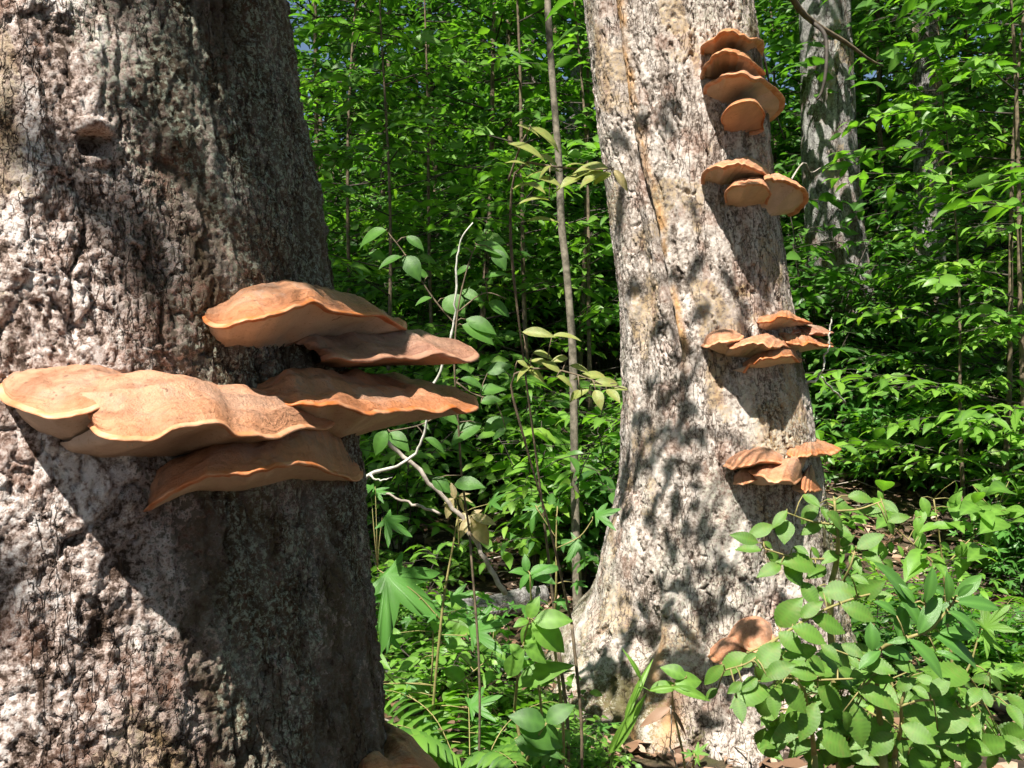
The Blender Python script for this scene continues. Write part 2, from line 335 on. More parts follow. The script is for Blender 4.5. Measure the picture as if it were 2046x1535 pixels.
def terrace(f, sharp=0.25):
    k = np.floor(f); return k+sstep(1-sharp, 1.0, f-k)
def bark_field(nz, U, Z, style):
    """relief (metres), a value per plate and how proud each point stands"""
    w1 = nz.fbm(U*9, Z*9, 4); w2 = nz.fbm(U*9+50, Z*9+50, 4); w3 = nz.fbm(U*60, Z*50, 4, 0.6); w4 = nz.fbm(U*60+20, Z*50+20, 4, 0.6)
    if style == 'flaky':
        Uw = U+0.03*w1+0.012*w3; Zw = Z+0.05*w2+0.014*w4
        ridge = nz.fbm(U*7+2*w2, Z*1.8, 4)
        gate = sstep(-0.06, 0.12, nz.fbm(U*6+70, Z*4+70, 3))
        e1, c1, k1 = nz.cells(Uw*42, Zw*20, True); e2, c2, k2 = nz.cells(Uw*80+30, Zw*55+30, True)
        cr1 = 1-sstep(0.0, 0.10, e1); cr2 = 1-sstep(0.0, 0.12, e2)
        fur = 1-np.abs(nz.fbm(Uw*17+8, Zw*4+8, 3))*2
        h = 0.018*ridge+0.004*nz.fbm(U*20, Z*12, 3)-0.015*sstep(0.95, 1.0, fur)*gate
        h += 0.004*(c1-0.5)+0.0032*k1-0.006*cr1*gate+0.002*(c2-0.5)+0.0022*k2-0.0025*cr2
        h += 0.0022*nz.fbm(U*110, Z*90, 4, 0.65)
        t1 = terrace(nz.fbm(Uw*16+31, Zw*8+31, 5, 0.62)*8, 0.15); h = h+0.0035*t1
        pit = sstep(0.25, 0.28, nz.fbm(Uw*24+11, Zw*13+23, 3)); h = h-0.007*pit
        return h, np.clip(0.25+0.5*c1+0.35*(c2-0.5), 0, 1), 0.55+(h-h.mean())/0.03
    Uw = U+0.035*w1+0.015*w3; Zw = Z+0.06*w2+0.02*w4
    ridge = nz.fbm(U*6+2*w2, Z*0.9, 4)
    gate = sstep(0.0, 0.14, nz.fbm(U*6+70, Z*3+70, 4)); g2 = sstep(0.02, 0.12, nz.fbm(U*16+20, Z*9+20, 3))
    fur = 1-np.abs(nz.fbm(Uw*17+8, Zw*3.6+8, 3))*2
    e1, c1, k1 = nz.cells(Uw*24, Zw*8, True); e2, c2, k2 = nz.cells(Uw*50+30, Zw*24+30, True)
    h = 0.026*ridge-0.022*sstep(0.94, 1.0, fur)*gate+0.004*(c1-0.5)+0.005*k1+0.002*(c2-0.5)+0.003*k2
    h += -0.013*(1-sstep(0.0, 0.10, e1))*g2*(0.35+gate)+0.005*nz.fbm(U*70, Z*45, 4, 0.65)
    slit = sstep(0.225, 0.25, nz.fbm(Uw*44+0.4*Z*20+11, Zw*8+23, 3)); h = h-0.014*slit
    return h, np.clip(0.3+0.4*c1+0.3*(c2-0.5), 0, 1), 0.6+(h-h.mean())/0.035

def build_trunk(T, seed, style, fine_th, step, fine_z, mat, parent, lobes, extra=None, ztop=9.0, zbot=-0.3):
    nz = Noise(seed)
    t0, t1 = fine_th; r0 = 0.45
    th = np.concatenate([np.arange(t0, t1, step/r0), np.linspace(t1, t0+2*np.pi, 46)[:-1]])
    z = np.concatenate([np.linspace(zbot, fine_z[0], max(3, int((fine_z[0]-zbot)/0.04)))[:-1], np.arange(fine_z[0], fine_z[1], step), np.linspace(fine_z[1], ztop, 70 if ztop > 6 else 34)])
    TH, Z = np.meshgrid(th, z)
    cx, cyy, r = T.c(Z)
    flare = sstep(1.15, 0.0, Z)
    fl = np.zeros_like(TH)
    for a, wdt, amp in lobes: fl += amp*np.exp(-(np.angle(np.exp(1j*(TH-a)))/wdt)**2)
    U = TH*r0
    h, plate, proud = bark_field(nz, U+5, Z+3, style)
    wood = np.zeros_like(TH); moss = np.zeros_like(TH)
    rr = r+fl*flare**2*(1.0)+0.02*nz.fbm(U*2.2, Z*1.3, 3)
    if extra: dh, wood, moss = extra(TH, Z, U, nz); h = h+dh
    rr = rr+h
    V = np.stack([cx+rr*np.sin(TH), cyy-rr*np.cos(TH), Z], -1).reshape(-1, 3)
    if ztop < 6:                                     # unseen broken top, added to shorten this trunk's shadow; uneven, hollow, splintered
        V = V.reshape(len(z), len(th), 3); up = sstep(ztop-0.35, ztop, Z)
        V[..., 2] += 0.55*up*nz.fbm(TH*4, TH*2+9, 4); inn = np.array([0, 0, 0, 0, 0.12, 0.3, 0.5, 0.72, 0.9, 0.97])[None]
        for q in range(10):
            w_ = inn[0, q]; V[len(z)-10+q, :, :2] += (np.array([cx[-1, 0], cyy[-1, 0]])-V[len(z)-10+q, :, :2])*w_; V[len(z)-10+q, :, 2] -= 0.25*w_
        wood = np.maximum(wood, sstep(ztop-0.25, ztop-0.05, Z)); V = V.reshape(-1, 3)
    if False: V[:, 2] += np.where(V[:, 2] > ztop-0.5, (V[:, 2]-ztop+0.5)*1.6*nz.fbm(TH.ravel()*3, TH.ravel()*5, 4), 0)   # uneven edge for the added broken top
    V -= np.array(parent.location); F = grid_faces(len(z), len(th), True)
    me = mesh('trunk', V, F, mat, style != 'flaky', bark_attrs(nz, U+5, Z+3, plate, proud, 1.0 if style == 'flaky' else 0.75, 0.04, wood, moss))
    return link('trunk', me, parent)

tree_a = empty('bracket_tree', (TA.c(0)[0], 1.45, ground_z(TA.c(0)[0], 1.45)))
tag(tree_a, 'thick trunk with flaky pinkish brown bark speckled with pale lichen, seen close up', 'tree')
def extra_a(TH, Z, U, nz):
    # a deep notch under a loose flake
    p = TA.hit(190, 290); th0 = TA.az(190, 290); du = (TH-th0)*0.45; dz = Z-p[2]
    dh = -0.04*np.exp(-(du/0.016)**4-(dz/0.010)**4)+0.022*np.exp(-(du/0.018)**4-((dz-0.020)/0.009)**4)
    moss = np.clip(0.02+0.66*sstep(0.42, 0.95, TH+0.25*nz.fbm(U*6, Z*2, 3))+0.3*nz.fbm(U*12+60, Z*3+60, 4), 0, 1)  # mossy flank tone, darkened to paint in the shade below the brackets
    return dh, np.zeros_like(TH), moss
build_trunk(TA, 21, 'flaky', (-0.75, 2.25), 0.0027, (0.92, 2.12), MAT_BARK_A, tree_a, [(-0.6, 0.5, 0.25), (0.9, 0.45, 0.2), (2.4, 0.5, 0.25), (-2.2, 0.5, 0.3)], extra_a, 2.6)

tree_b = empty('bracket_tree', (0.955, 4.68, ground_z(0.955, 4.68)))
tag(tree_b, 'leaning broad trunk with pale pinkish grey fissured bark, a long orange split and flared roots', 'tree')
split_px = [(1236, 25), (1246, 120), (1262, 220), (1283, 320), (1310, 410), (1325, 480), (1338, 560), (1352, 620), (1364, 690), (1366, 740)]
def extra_b(TH, Z, U, nz):
    zz = np.array([TB.hit(x, y)[2] for x, y in split_px]); aa = np.array([TB.az(x, y) for x, y in split_px])
    ac = np.interp(Z, zz[::-1], aa[::-1]); du = (TH-ac)*0.40+0.010*nz.fbm(U*0+3, Z*9, 3)*2
    on = sstep(zz[-1]-0.05, zz[-1]+0.15, Z)
    wid = 0.016+0.020*sstep(1.6, 3.2, Z)
    gap = np.exp(-((du+wid*1.6)/(wid*0.8))**4)*on; lip = np.exp(-((du-0.006)/wid)**4)*on
    rough = 0.5+0.5*sstep(-0.1, 0.1, nz.fbm(U*30, Z*14, 3))
    dh = -0.055*gap+0.012*lip
    wood = np.clip(lip*rough*sstep(-0.16, 0.02, nz.fbm(U*10, Z*6, 3)), 0, 1)
    # bare orange wood between the roots
    for (x, y, su, sz) in ((1320, 1320, 0.03, 0.14), (1345, 1440, 0.04, 0.10), (1270, 1470, 0.03, 0.08)):
        p = TB.hit(x, y); a = TB.az(x, y); wood = np.maximum(wood, 0.85*np.exp(-(((TH-a)*0.6)/su)**2-((Z-p[2])/sz)**2))
    # cleft above the root fork
    p = TB.hit(1300, 1280); a = TB.az(1300, 1280)
    dh = dh-0.10*np.exp(-(((TH-a)*0.6)/0.055)**2-((Z-p[2])/0.09)**2)
    dh = dh+sstep(0.9, 0.1, Z)*(0.10*nz.fbm(U*5+9, Z*4+9, 4)+0.05*nz.fbm(U*14+9, Z*10+9, 3))
    # flat on the far left flank
    dh = dh-0.05*np.exp(-((TH+0.95)/0.16)**2)*sstep(1.2, 2.0, Z)
    moss = (0.95*sstep(0.62, 0.10, Z)*sstep(0.2, -0.7, TH)+0.30*sstep(0.7, 0.2, Z)*sstep(0.5, 1.1, TH)+0.70*sstep(0.50, 0.95, TH))*(0.7+1.6*nz.fbm(U*7+60, Z*5+60, 4))+0.35*nz.fbm(U*9+80, Z*4+80, 4)*sstep(1.1, 0.3, Z)  # mossy foot; the right flank's darker tone paints in bracket shade
    return dh, wood, moss
build_trunk(TB, 33, 'fissured', (-1.75, 1.75), 0.0052, (-0.2, 3.45), MAT_BARK_B, tree_b,
            [(-1.25, 0.34, 0.12), (-0.55, 0.16, 0.10), (0.0, 0.14, 0.12), (0.65, 0.22, 0.10), (1.5, 0.4, 0.10), (2.8, 0.5, 0.3), (-2.3, 0.5, 0.3)], extra_b)

# ------------------------------------------------------------------ bracket fungi
NF = Noise(77)
def bracket(T, rim, back_py, low, label, group, mats, th=None, bulge=0.3, sink=0.03, low_half=14, thick=0.004, seed=0, name='bracket_fungus', lip=0.0):
    """rim: (x, y, protrusion from the stem in m) from one tip to the other; back_py: where the cap's upper side meets the stem;
    low: the pixel at which the underside runs down into the stem"""
    n = 72; m = 18
    a0 = T.az(rim[0][0], rim[0][1]) if th is None or th[0] is None else math.radians(th[0])
    a1 = T.az(rim[-1][0], rim[-1][1]) if th is None or th[1] is None else math.radians(th[1])
    Q = catmull(rim, n); Yd = np.zeros(n)
    for i, (x, y, p) in enumerate(Q):
        f = min(1, max(0, (x-rim[0][0])/(rim[-1][0]-rim[0][0]+1e-6))); h = T.hit(x, y)
        Yd[i] = min(h[1], T.at(a0+(a1-a0)*f, h[2])[1])
    e = np.r_[np.full(12, Yd[0]), Yd, np.full(12, Yd[-1])]; Yd = np.minimum(np.convolve(e, np.hanning(27)[1:-1]/np.hanning(27).sum(), 'same')[12:-12], Yd+0.02)
    C = np.array([px(x, y, yd-p) for (x, y, p), yd in zip(Q, Yd)])
    s = np.linspace(0, 1, n)
    bp = back_py if isinstance(back_py, (list, tuple)) else [back_py]*3
    pyb = catmull(np.stack([np.linspace(0, 100, len(bp)), np.array(bp, float)*0.02], 1), n)[:, 1]/0.02
    xs_ = np.interp(s, [0, 1], [rim[0][0], rim[-1][0]])
    B = np.zeros((n, 3)); L = np.zeros((n, 3))
    ql = T.hit(low[0], low[1]); al = T.az(low[0], low[1])
    for i in range(n):
        a = a0+(a1-a0)*s[i]; z = T.hit(xs_[i], pyb[i])[2]
        B[i] = T.at(a, z, sink)
        e = 2*s[i]-1
        L[i] = T.at(al+math.radians(low_half)*e, ql[2]+0.35*(C[i, 2]-ql[2])*abs(e)**2, sink)
    # uneven growing edge
    cen = B.mean(0); out = C-cen; out /= np.linalg.norm(out, axis=1)[:, None]
    size = np.linalg.norm(C[0]-C[-1])+1e-6
    edge = np.sin(np.pi*s)**0.5
    k = s*9+seed*3.7; rag = 2.4 if T is TB else 1.0
    C = C+out*(rag*edge*size*0.022*(NF.fbm(k, k*0+seed, 3)))[:, None]
    C[:, 2] += rag*edge*size*0.028*NF.fbm(k*1.4+9, k*0+seed+5, 3)
    root = empty(name, (B.mean(0)+L.mean(0))/2); o = np.array(root.location)
    t = np.linspace(0, 1, m)
    top = np.zeros((m, n, 3)); und = np.zeros((m, n, 3))
    depth = np.linalg.norm(C-B, axis=1)
    for j in range(m):
        q = B+(C-B)*t[j]
        bl = bulge*depth*np.sin(np.pi*t[j]**1.15)**0.9
        zo = size*(0.05*NF.fbm(s*9+seed, t[j]*5+s*0+seed, 4)+0.05*NF.fbm(s*3+seed+40, t[j]*2+s*0, 2))*np.sin(np.pi*min(1, t[j]*0.97+0.03))
        step = 0.006*size*np.sin(t[j]*30+6*NF.fbm(s*5+seed, s*0+3, 2))*sstep(0.5, 0.75, t[j])*(1-sstep(0.93, 1.0, t[j]))
        top[j] = q; top[j, :, 2] += bl+zo+step
    lower = C.copy(); lower[:, 2] -= thick; lower -= out*thick*0.6
    for j in range(m):
        tt = t[j]; q = lower+(L-lower)*tt
        und[j] = q; und[j, :, 2] += -lip*np.sin(np.pi*tt)*depth+size*0.02*NF.fbm(s*6+seed+80, tt*4+s*0, 3)*math.sin(math.pi*tt)
    cap = mesh('cap', top.reshape(-1, 3)-o, grid_faces(m, n), mats[0], True, {'rad': np.repeat(t, n)})
    por = mesh('pore_surface', und.reshape(-1, 3)-o, grid_faces(m, n), mats[2])
    r4 = []
    for j, f in enumerate(np.linspace(0, 1, 6)):
        q = C+(lower-C)*f; q = q+out*(thick*1.3*math.sin(math.pi*f)); r4.append(q)
    rimm = mesh('rim', np.array(r4).reshape(-1, 3)-o, grid_faces(6, n), mats[1])
    tag(root, label, 'fungus', group)
    link('cap', cap, root); link('pore_surface', por, root); link('rim', rimm, root)
    return root

GA = 'bracket fungi on the flaky brown trunk'; GB = 'bracket fungi on the pale fissured trunk'
bracket(TA, [(407, 622, 0.0), (417, 640, 0.03), (447, 645, 0.065), (492, 637, 0.10), (540, 621, 0.125), (582, 612, 0.14), (622, 605, 0.145), (662, 613, 0.14), (702, 622, 0.125), (750, 623, 0.10), (785, 640, 0.06), (806, 652, 0.02), (806, 640, -0.04)],
        [625, 585, 572, 585, 625], (562, 716), 'domed tan bracket with orange rim, topmost of the cluster on the flaky trunk', GA, FUN_TAN, (None, 104), 0.10, 0.03, 12, 0.007, 1)
bracket(TA, [(640, 712, -0.02), (670, 706, 0.02), (710, 712, 0.035), (750, 710, 0.04), (790, 706, 0.04), (815, 713, 0.035), (850, 701, 0.03), (890, 704, 0.01), (925, 716, -0.02), (948, 708, -0.06), (935, 690, -0.12)],
        [705, 668, 655, 660, 680], (740, 742), 'dark brown weathered bracket tucked below the domed tan one on the flaky trunk', GA, FUN_DARK, (65, 118), 0.10, 0.03, 14, 0.009, 2)
bracket(TA, [(490, 785, 0.01), (530, 797, 0.05), (570, 802, 0.085), (612, 806, 0.115), (650, 810, 0.13), (690, 811, 0.14), (730, 822, 0.14), (752, 822, 0.135), (785, 814, 0.12), (815, 811, 0.10), (850, 815, 0.08), (875, 820, 0.06), (902, 811, 0.03), (925, 817, 0.0), (948, 812, -0.05), (945, 790, -0.11)],
        [775, 745, 738, 735, 765], (690, 897), 'wide tan bracket with grey scarred patch, below the dark weathered one', GA, FUN_TAN, (None, 112), 0.08, 0.03, 16, 0.007, 3)
bracket(TA, [(4, 765, 0.0), (12, 790, 0.03), (35, 803, 0.06), (65, 816, 0.085), (110, 827, 0.10), (150, 821, 0.11), (190, 809, 0.11), (230, 803, 0.10), (262, 798, 0.075), (283, 778, 0.04), (288, 757, 0.01)],
        [750, 724, 719, 722, 748], (275, 915), 'smooth glossy orange tan bracket beside the wide wavy one on the flaky trunk', GA, FUN_PALE, None, 0.06, 0.03, 14, 0.007, 4)
bracket(TA, [(182, 842, 0.06), (198, 860, 0.09), (230, 868, 0.115), (290, 867, 0.13), (330, 860, 0.14), (352, 848, 0.145), (400, 838, 0.15), (447, 839, 0.15), (468, 855, 0.155), (500, 861, 0.155), (540, 863, 0.15), (572, 853, 0.14), (602, 848, 0.125), (640, 852, 0.09), (659, 841, 0.06), (650, 822, 0.02)],
        [800, 765, 765, 790, 805], (300, 928), 'wide pale tan bracket with a wavy scalloped rim, in the middle of its cluster', GA, FUN_PALE, (20, None), 0.14, 0.03, 13, 0.007, 5)
bracket(TA, [(288, 1018, -0.01), (318, 990, 0.065), (360, 965, 0.10), (402, 950, 0.125), (450, 945, 0.14), (500, 938, 0.15), (550, 930, 0.15), (600, 921, 0.145), (640, 926, 0.13), (680, 946, 0.10), (705, 957, 0.07), (720, 945, 0.03), (712, 915, -0.02)],
        [960, 905, 880, 868, 900], (540, 985), 'tilted tan bracket with pale underside, lowest of the cluster on the flaky trunk', GA, FUN_TAN, (None, 104), 0.14, 0.03, 15, 0.007, 6)
bracket(TA, [(715, 1545, 0.0), (735, 1537, 0.05), (770, 1532, 0.09), (810, 1528, 0.10), (850, 1533, 0.08), (885, 1545, 0.02), (890, 1560, -0.05)],
        [1535, 1515, 1510, 1517, 1535], (760, 1605), 'orange tan bracket low on the flaky trunk, only its crest showing', GA, FUN_TAN, (None, 126), 0.12, 0.03, 14, 0.007, 7)
# brackets higher up the same stem: they throw the broad shade on its flank
bracket(TA, [(250, -330, 0.0), (270, -300, 0.10), (340, -290, 0.17), (430, -300, 0.22), (520, -310, 0.22), (610, -300, 0.18), (690, -280, 0.10), (740, -270, 0.0)],
        [-350, -390, -400, -390, -340], (450, -190), 'large tan bracket high on the flaky trunk above the cluster', GA, FUN_TAN, (None, 115), 0.16, 0.03, 14, 0.007, 8)
bracket(TA, [(400, -190, 0.0), (420, -170, 0.08), (490, -160, 0.14), (570, -165, 0.15), (650, -160, 0.12), (740, -150, 0.05), (760, -160, -0.05)],
        [-200, -230, -240, -230, -200], (560, -80), 'smaller tan bracket high on the flaky trunk under a larger one', GA, FUN_TAN, (None, 120), 0.16, 0.03, 14, 0.007, 9)

def z6(pts): return [(1380+x/3.41, 30+y/3.41, p) for x, y, p in pts]
def z7(pts): return [(1380+x/3.744, 590+y/3.744, p) for x, y, p in pts]
def z8(pts): return [(1033+x/4.092, 1150+y/4.092, p) for x, y, p in pts]
def y6(v): return [30+q/3.41 for q in v]
def y7(v): return [590+q/3.744 for q in v]
def y8(v): return [1150+q/4.092 for q in v]
# stack of four
bracket(TB, z6([(82, 250, 0), (84, 205, .05), (130, 168, .12), (190, 130, .18), (270, 111, .21), (330, 135, .20), (400, 150, .17), (450, 166, .10), (476, 222, .03), (470, 268, -.04)]), y6([245, 160, 140, 160, 250]),
        (1455, 118), 'rust orange bracket with two dark knots on its underside, topmost of the stack of four', GB, FUN_RUST, (None, 105), 0.06, 0.03, 20, 0.02, 11)
bracket(TB, z6([(78, 420, 0), (82, 385, .06), (102, 340, .12), (150, 280, .19), (210, 241, .23), (290, 241, .24), (350, 262, .22), (420, 312, .15), (462, 352, .08), (486, 392, .01)]), y6([400, 300, 270, 300, 390]),
        (1458, 165), 'rust orange fan bracket, second down in the stack of four', GB, FUN_RUST, (None, 105), 0.06, 0.03, 20, 0.018, 12)
bracket(TB, z6([(100, 525, 0), (108, 465, .06), (180, 440, .13), (240, 406, .20), (340, 393, .25), (395, 402, .25), (430, 428, .24), (480, 421, .23), (540, 480, .18), (600, 540, .11), (618, 582, .06), (602, 640, 0), (550, 685, -.06), (515, 705, -.10)]), y6([500, 440, 420, 460, 580]),
        (1468, 212), 'widest tan bracket of the stack of four, with a scalloped rim', GB, FUN_PALE, (None, 110), 0.06, 0.03, 18, 0.018, 13)
bracket(TB, z6([(262, 742, .03), (218, 722, .08), (224, 665, .16), (290, 602, .24), (380, 580, .27), (440, 588, .26), (490, 640, .20), (500, 680, .15), (484, 730, .10), (490, 765, .06), (450, 790, .04), (400, 795, .02)]), y6([640, 590, 570, 590, 640]),
        (1473, 268), 'small rounded bracket hanging lowest in the stack of four, underside facing out', GB, FUN_RUST, (20, 75), 0.05, 0.03, 8, 0.014, 14)
# group of three below it
bracket(TB, z6([(86, 1135, 0), (88, 1080, .05), (130, 1042, .11), (200, 1022, .17), (290, 1007, .21), (380, 1010, .22), (440, 1032, .20), (500, 1070, .15), (545, 1108, .08), (570, 1120, 0)]), y6([1090, 1030, 1010, 1030, 1080]),
        (1450, 372), 'long tan bracket with a rusty rim, uppermost of the overlapping group of three', GB, FUN_PALE, (None, 95), 0.08, 0.03, 14, 0.016, 15)
bracket(TB, z6([(245, 1262, .05), (240, 1200, .12), (290, 1157, .20), (370, 1141, .25), (460, 1142, .26), (520, 1166, .24), (540, 1205, .18), (520, 1240, .10), (510, 1270, .04)]), y6([1180, 1130, 1110, 1130, 1180]),
        (1484, 416), 'small pale bracket showing its cream underside, in front of the overlapping group of three', GB, FUN_PALE, (10, 75), 0.06, 0.03, 12, 0.016, 16)
bracket(TB, z6([(500, 1112, .22), (550, 1102, .24), (600, 1112, .24), (680, 1137, .20), (740, 1167, .14), (775, 1202, .07), (770, 1260, 0), (722, 1312, -.06), (660, 1345, -.10)]), y6([1130, 1100, 1090, 1110, 1200]),
        (1540, 440), 'broad cream bracket jutting past the bark edge in the overlapping group of three', GB, FUN_PALE, (50, 115), 0.08, 0.03, 10, 0.018, 17)
# mid cluster
bracket(TB, z7([(502, 195, 0), (530, 190, .06), (600, 176, .13), (660, 153, .18), (720, 150, .20), (780, 170, .18), (850, 182, .11), (895, 202, .02)]), y7([175, 140, 136, 140, 180]),
        (1548, 666), 'domed tan bracket with an orange rim above a wide wavy cluster on the pale trunk', GB, FUN_TAN, (None, 105), 0.05, 0.03, 12, 0.012, 18)
bracket(TB, z7([(745, 282, .02), (800, 266, .05), (870, 276, .06), (940, 263, .05), (1000, 277, 0), (1040, 266, -.08)]), y7([265, 240, 232, 235, 245]),
        (1620, 672), 'dark brown weathered bracket behind the wavy cluster on the pale trunk', GB, FUN_DARK, (70, 118), 0.1, 0.03, 12, 0.02, 19)
bracket(TB, z7([(690, 325, .08), (720, 345, .13), (790, 355, .17), (830, 361, .18), (870, 350, .17), (930, 346, .12), (990, 371, .04), (1045, 376, -.04), (1040, 350, -.12)]), y7([310, 295, 288, 292, 320]),
        (1594, 708), 'tan bracket stretching past the bark edge in the wavy cluster on the pale trunk', GB, FUN_TAN, (40, 118), 0.1, 0.03, 15, 0.014, 20)
bracket(TB, z7([(93, 360, 0), (130, 371, .07), (180, 351, .11), (240, 336, .14), (300, 328, .14), (360, 322, .09), (380, 296, .02)]), y7([315, 275, 268, 270, 290]),
        (1480, 716), 'smooth orange tan bracket at one end of the wavy cluster on the pale trunk', GB, FUN_PALE, None, 0.14, 0.03, 12, 0.014, 21)
bracket(TB, z7([(285, 366, .10), (310, 389, .15), (370, 376, .19), (430, 361, .21), (500, 346, .22), (550, 356, .23), (600, 376, .23), (650, 368, .20), (700, 365, .15), (750, 379, .08)]), y7([325, 305, 302, 308, 330]),
        (1486, 718), 'pale tan bracket with wavy rim at the middle of the cluster on the pale trunk', GB, FUN_PALE, (15, 75), 0.05, 0.03, 12, 0.014, 22)
bracket(TB, z7([(400, 562, .04), (432, 520, .10), (500, 481, .17), (560, 466, .20), (630, 451, .21), (700, 446, .19), (760, 452, .14), (802, 486, .07), (815, 468, .01)]), y7([520, 445, 425, 410, 440]),
        (1520, 738), 'tilted tan bracket with pale underside, lowest of the wavy cluster on the pale trunk', GB, FUN_TAN, (None, 85), 0.12, 0.03, 20, 0.014, 23)
# low cluster
bracket(TB, z7([(262, 1260, .01), (320, 1279, .10), (400, 1266, .16), (480, 1241, .19), (560, 1232, .20), (640, 1241, .18), (695, 1247, .12)]), y7([1240, 1190, 1183, 1190, 1220]),
        (1495, 940), 'long flat orange tan bracket topping the low cluster', GB, FUN_PALE, None, 0.16, 0.03, 14, 0.016, 24)
bracket(TB, z7([(445, 1302, .10), (500, 1331, .18), (560, 1356, .23), (650, 1391, .27), (690, 1371, .27), (740, 1371, .25), (770, 1391, .22), (810, 1371, .14), (828, 1330, .04)]), y7([1290, 1262, 1255, 1258, 1290]),
        (1530, 972), 'broad smooth orange bracket with ragged rim, largest of the low cluster', GB, FUN_PALE, (5, 75), 0.12, 0.03, 14, 0.016, 25)
bracket(TB, z7([(323, 1395, .04), (400, 1402, .12), (460, 1381, .14), (497, 1362, .10), (500, 1345, .04)]), y7([1380, 1330, 1320, 1325, 1335]),
        (1500, 968), 'small plain bracket peeping out beneath the low cluster', GB, FUN_PALE, None, 0.2, 0.03, 9, 0.012, 26)
bracket(TB, z7([(722, 1172, .02), (760, 1196, .08), (830, 1202, .13), (900, 1182, .15), (980, 1172, .12), (1050, 1167, .04), (1105, 1137, -.06)]), y7([1130, 1095, 1075, 1065, 1080]),
        (1598, 922), 'rough reddish tan bracket jutting from the bark edge beside the low cluster', GB, FUN_TAN, (40, 108), 0.05, 0.03, 12, 0.016, 27)
bracket(TB, z7([(822, 1385, .06), (835, 1440, .12), (890, 1455, .12), (950, 1455, .06), (985, 1437, -.03)]), y7([1370, 1335, 1330, 1340, 1390]),
        (1608, 985), 'small brown bracket half hidden by leaves below the low cluster', GB, FUN_TAN, (50, 105), 0.14, 0.03, 10, 0.014, 28)
# at the foot
bracket(TB, z8([(1575, 640, .02), (1640, 692, .09), (1710, 690, .13), (1790, 640, .14), (1860, 645, .12), (1890, 610, .05)]), y8([610, 540, 520, 530, 570]),
        (1475, 1330), 'rust tan bracket near the foot of the pale trunk, the lower of a pair', GB, FUN_PALE, None, 0.2, 0.03, 12, 0.014, 29)
bracket(TB, z8([(1720, 525, .02), (1800, 545, .09), (1900, 590, .15), (1990, 600, .17), (2060, 570, .14), (2090, 480, .05)]), y8([490, 370, 345, 350, 400]),
        (1510, 1310), 'large rust tan bracket near the foot of the pale trunk, dappled by leaf shade', GB, FUN_PALE, None, 0.2, 0.03, 14, 0.014, 30)

def fibre(x, y, p, seed):
    """a scrap of white plant fibre caught on a rim"""
    q = np.array(px(x, y, TA.hit(x, y)[1]-p)); r = random.Random(seed); parts = []
    for k in range(5):
        a = r.uniform(0, 6.28); d = np.array([math.cos(a)*0.010, -0.003, math.sin(a)*0.009-0.002]); parts.append(tube(np.array([q, q+d*0.6+np.array([0, -0.002, 0.001]), q+d]), [0.0007, 0.0005, 0.0003], 4))
    V, F = join(parts); o = link('plant_fibre', mesh('plant_fibre', V-q, F, MAT_WHITE_TWIG)); o.location = q; return o
tag(fibre(256, 872, 0.125, 1), 'scrap of white plant fibre stuck to the wavy rim of the pale tan bracket', 'fibre')
tag(fibre(716, 824, 0.145, 2), 'scrap of white plant fibre hanging from the rim of the scarred tan bracket', 'fibre')

# ------------------------------------------------------------------ leaves
def outline_leaf(stations, widths, teeth=0, fold=0.18, droop=0.18, corr=0.0, wave=0.0):
    """a leaf of length 1 along x: midrib and two edges, folded along the midrib and drooping to the tip"""
    V = []; vein = []
    for i, (x, w) in enumerate(zip(stations, widths)):
        z = -droop*x*x+0.06*math.sin(x*3.0)
        tw = w*(1+(0.05 if i % 2 else -0.025)*(1 if teeth else 0))
        zc = corr*(0.5 if i % 2 else -0.5)
        ze = z+fold*w+wave*math.sin(x*9)+zc
        sh = 0.05*w if teeth else 0
        V += [(x+sh, tw, ze), (x+sh*0.5, tw*0.5, z+fold*w*0.42+zc*0.8), (x, 0, z), (x+sh*0.5, -tw*0.5, z+fold*w*0.42+zc*0.8), (x+sh, -tw, ze-wave*0.6)]
        vein += [0.15, 0.55 if (corr and i % 2) else 0.0, 1, 0.55 if (corr and i % 2) else 0.0, 0.15]
    return np.array(V), grid_faces(len(stations), 5), np.array(vein)
def simple_leaf(ws=((0, 0.02), (0.25, 0.2), (0.55, 0.22), (0.82, 0.11), (1, 0.005)), fold=0.2, droop=0.2):
    V = []
    for x, w in ws:
        z = -droop*x*x+0.05*math.sin(3*x); V += [(x, w, z+fold*w), (x, 0, z), (x, -w, z+fold*w)]
    return np.array(V), grid_faces(len(ws), 3), np.tile([0, 0.8, 0], len(ws))
def st(n): return np.linspace(0, 1, n)
def prof(x, peak, w, tip=1.0):
    x = np.clip(x, 0, 1); y = np.where(x < peak, np.sin(np.pi/2*x/peak)**0.75, np.cos(np.pi/2*(x-peak)/(1-peak))**tip); return w*np.maximum(y, 0.012)
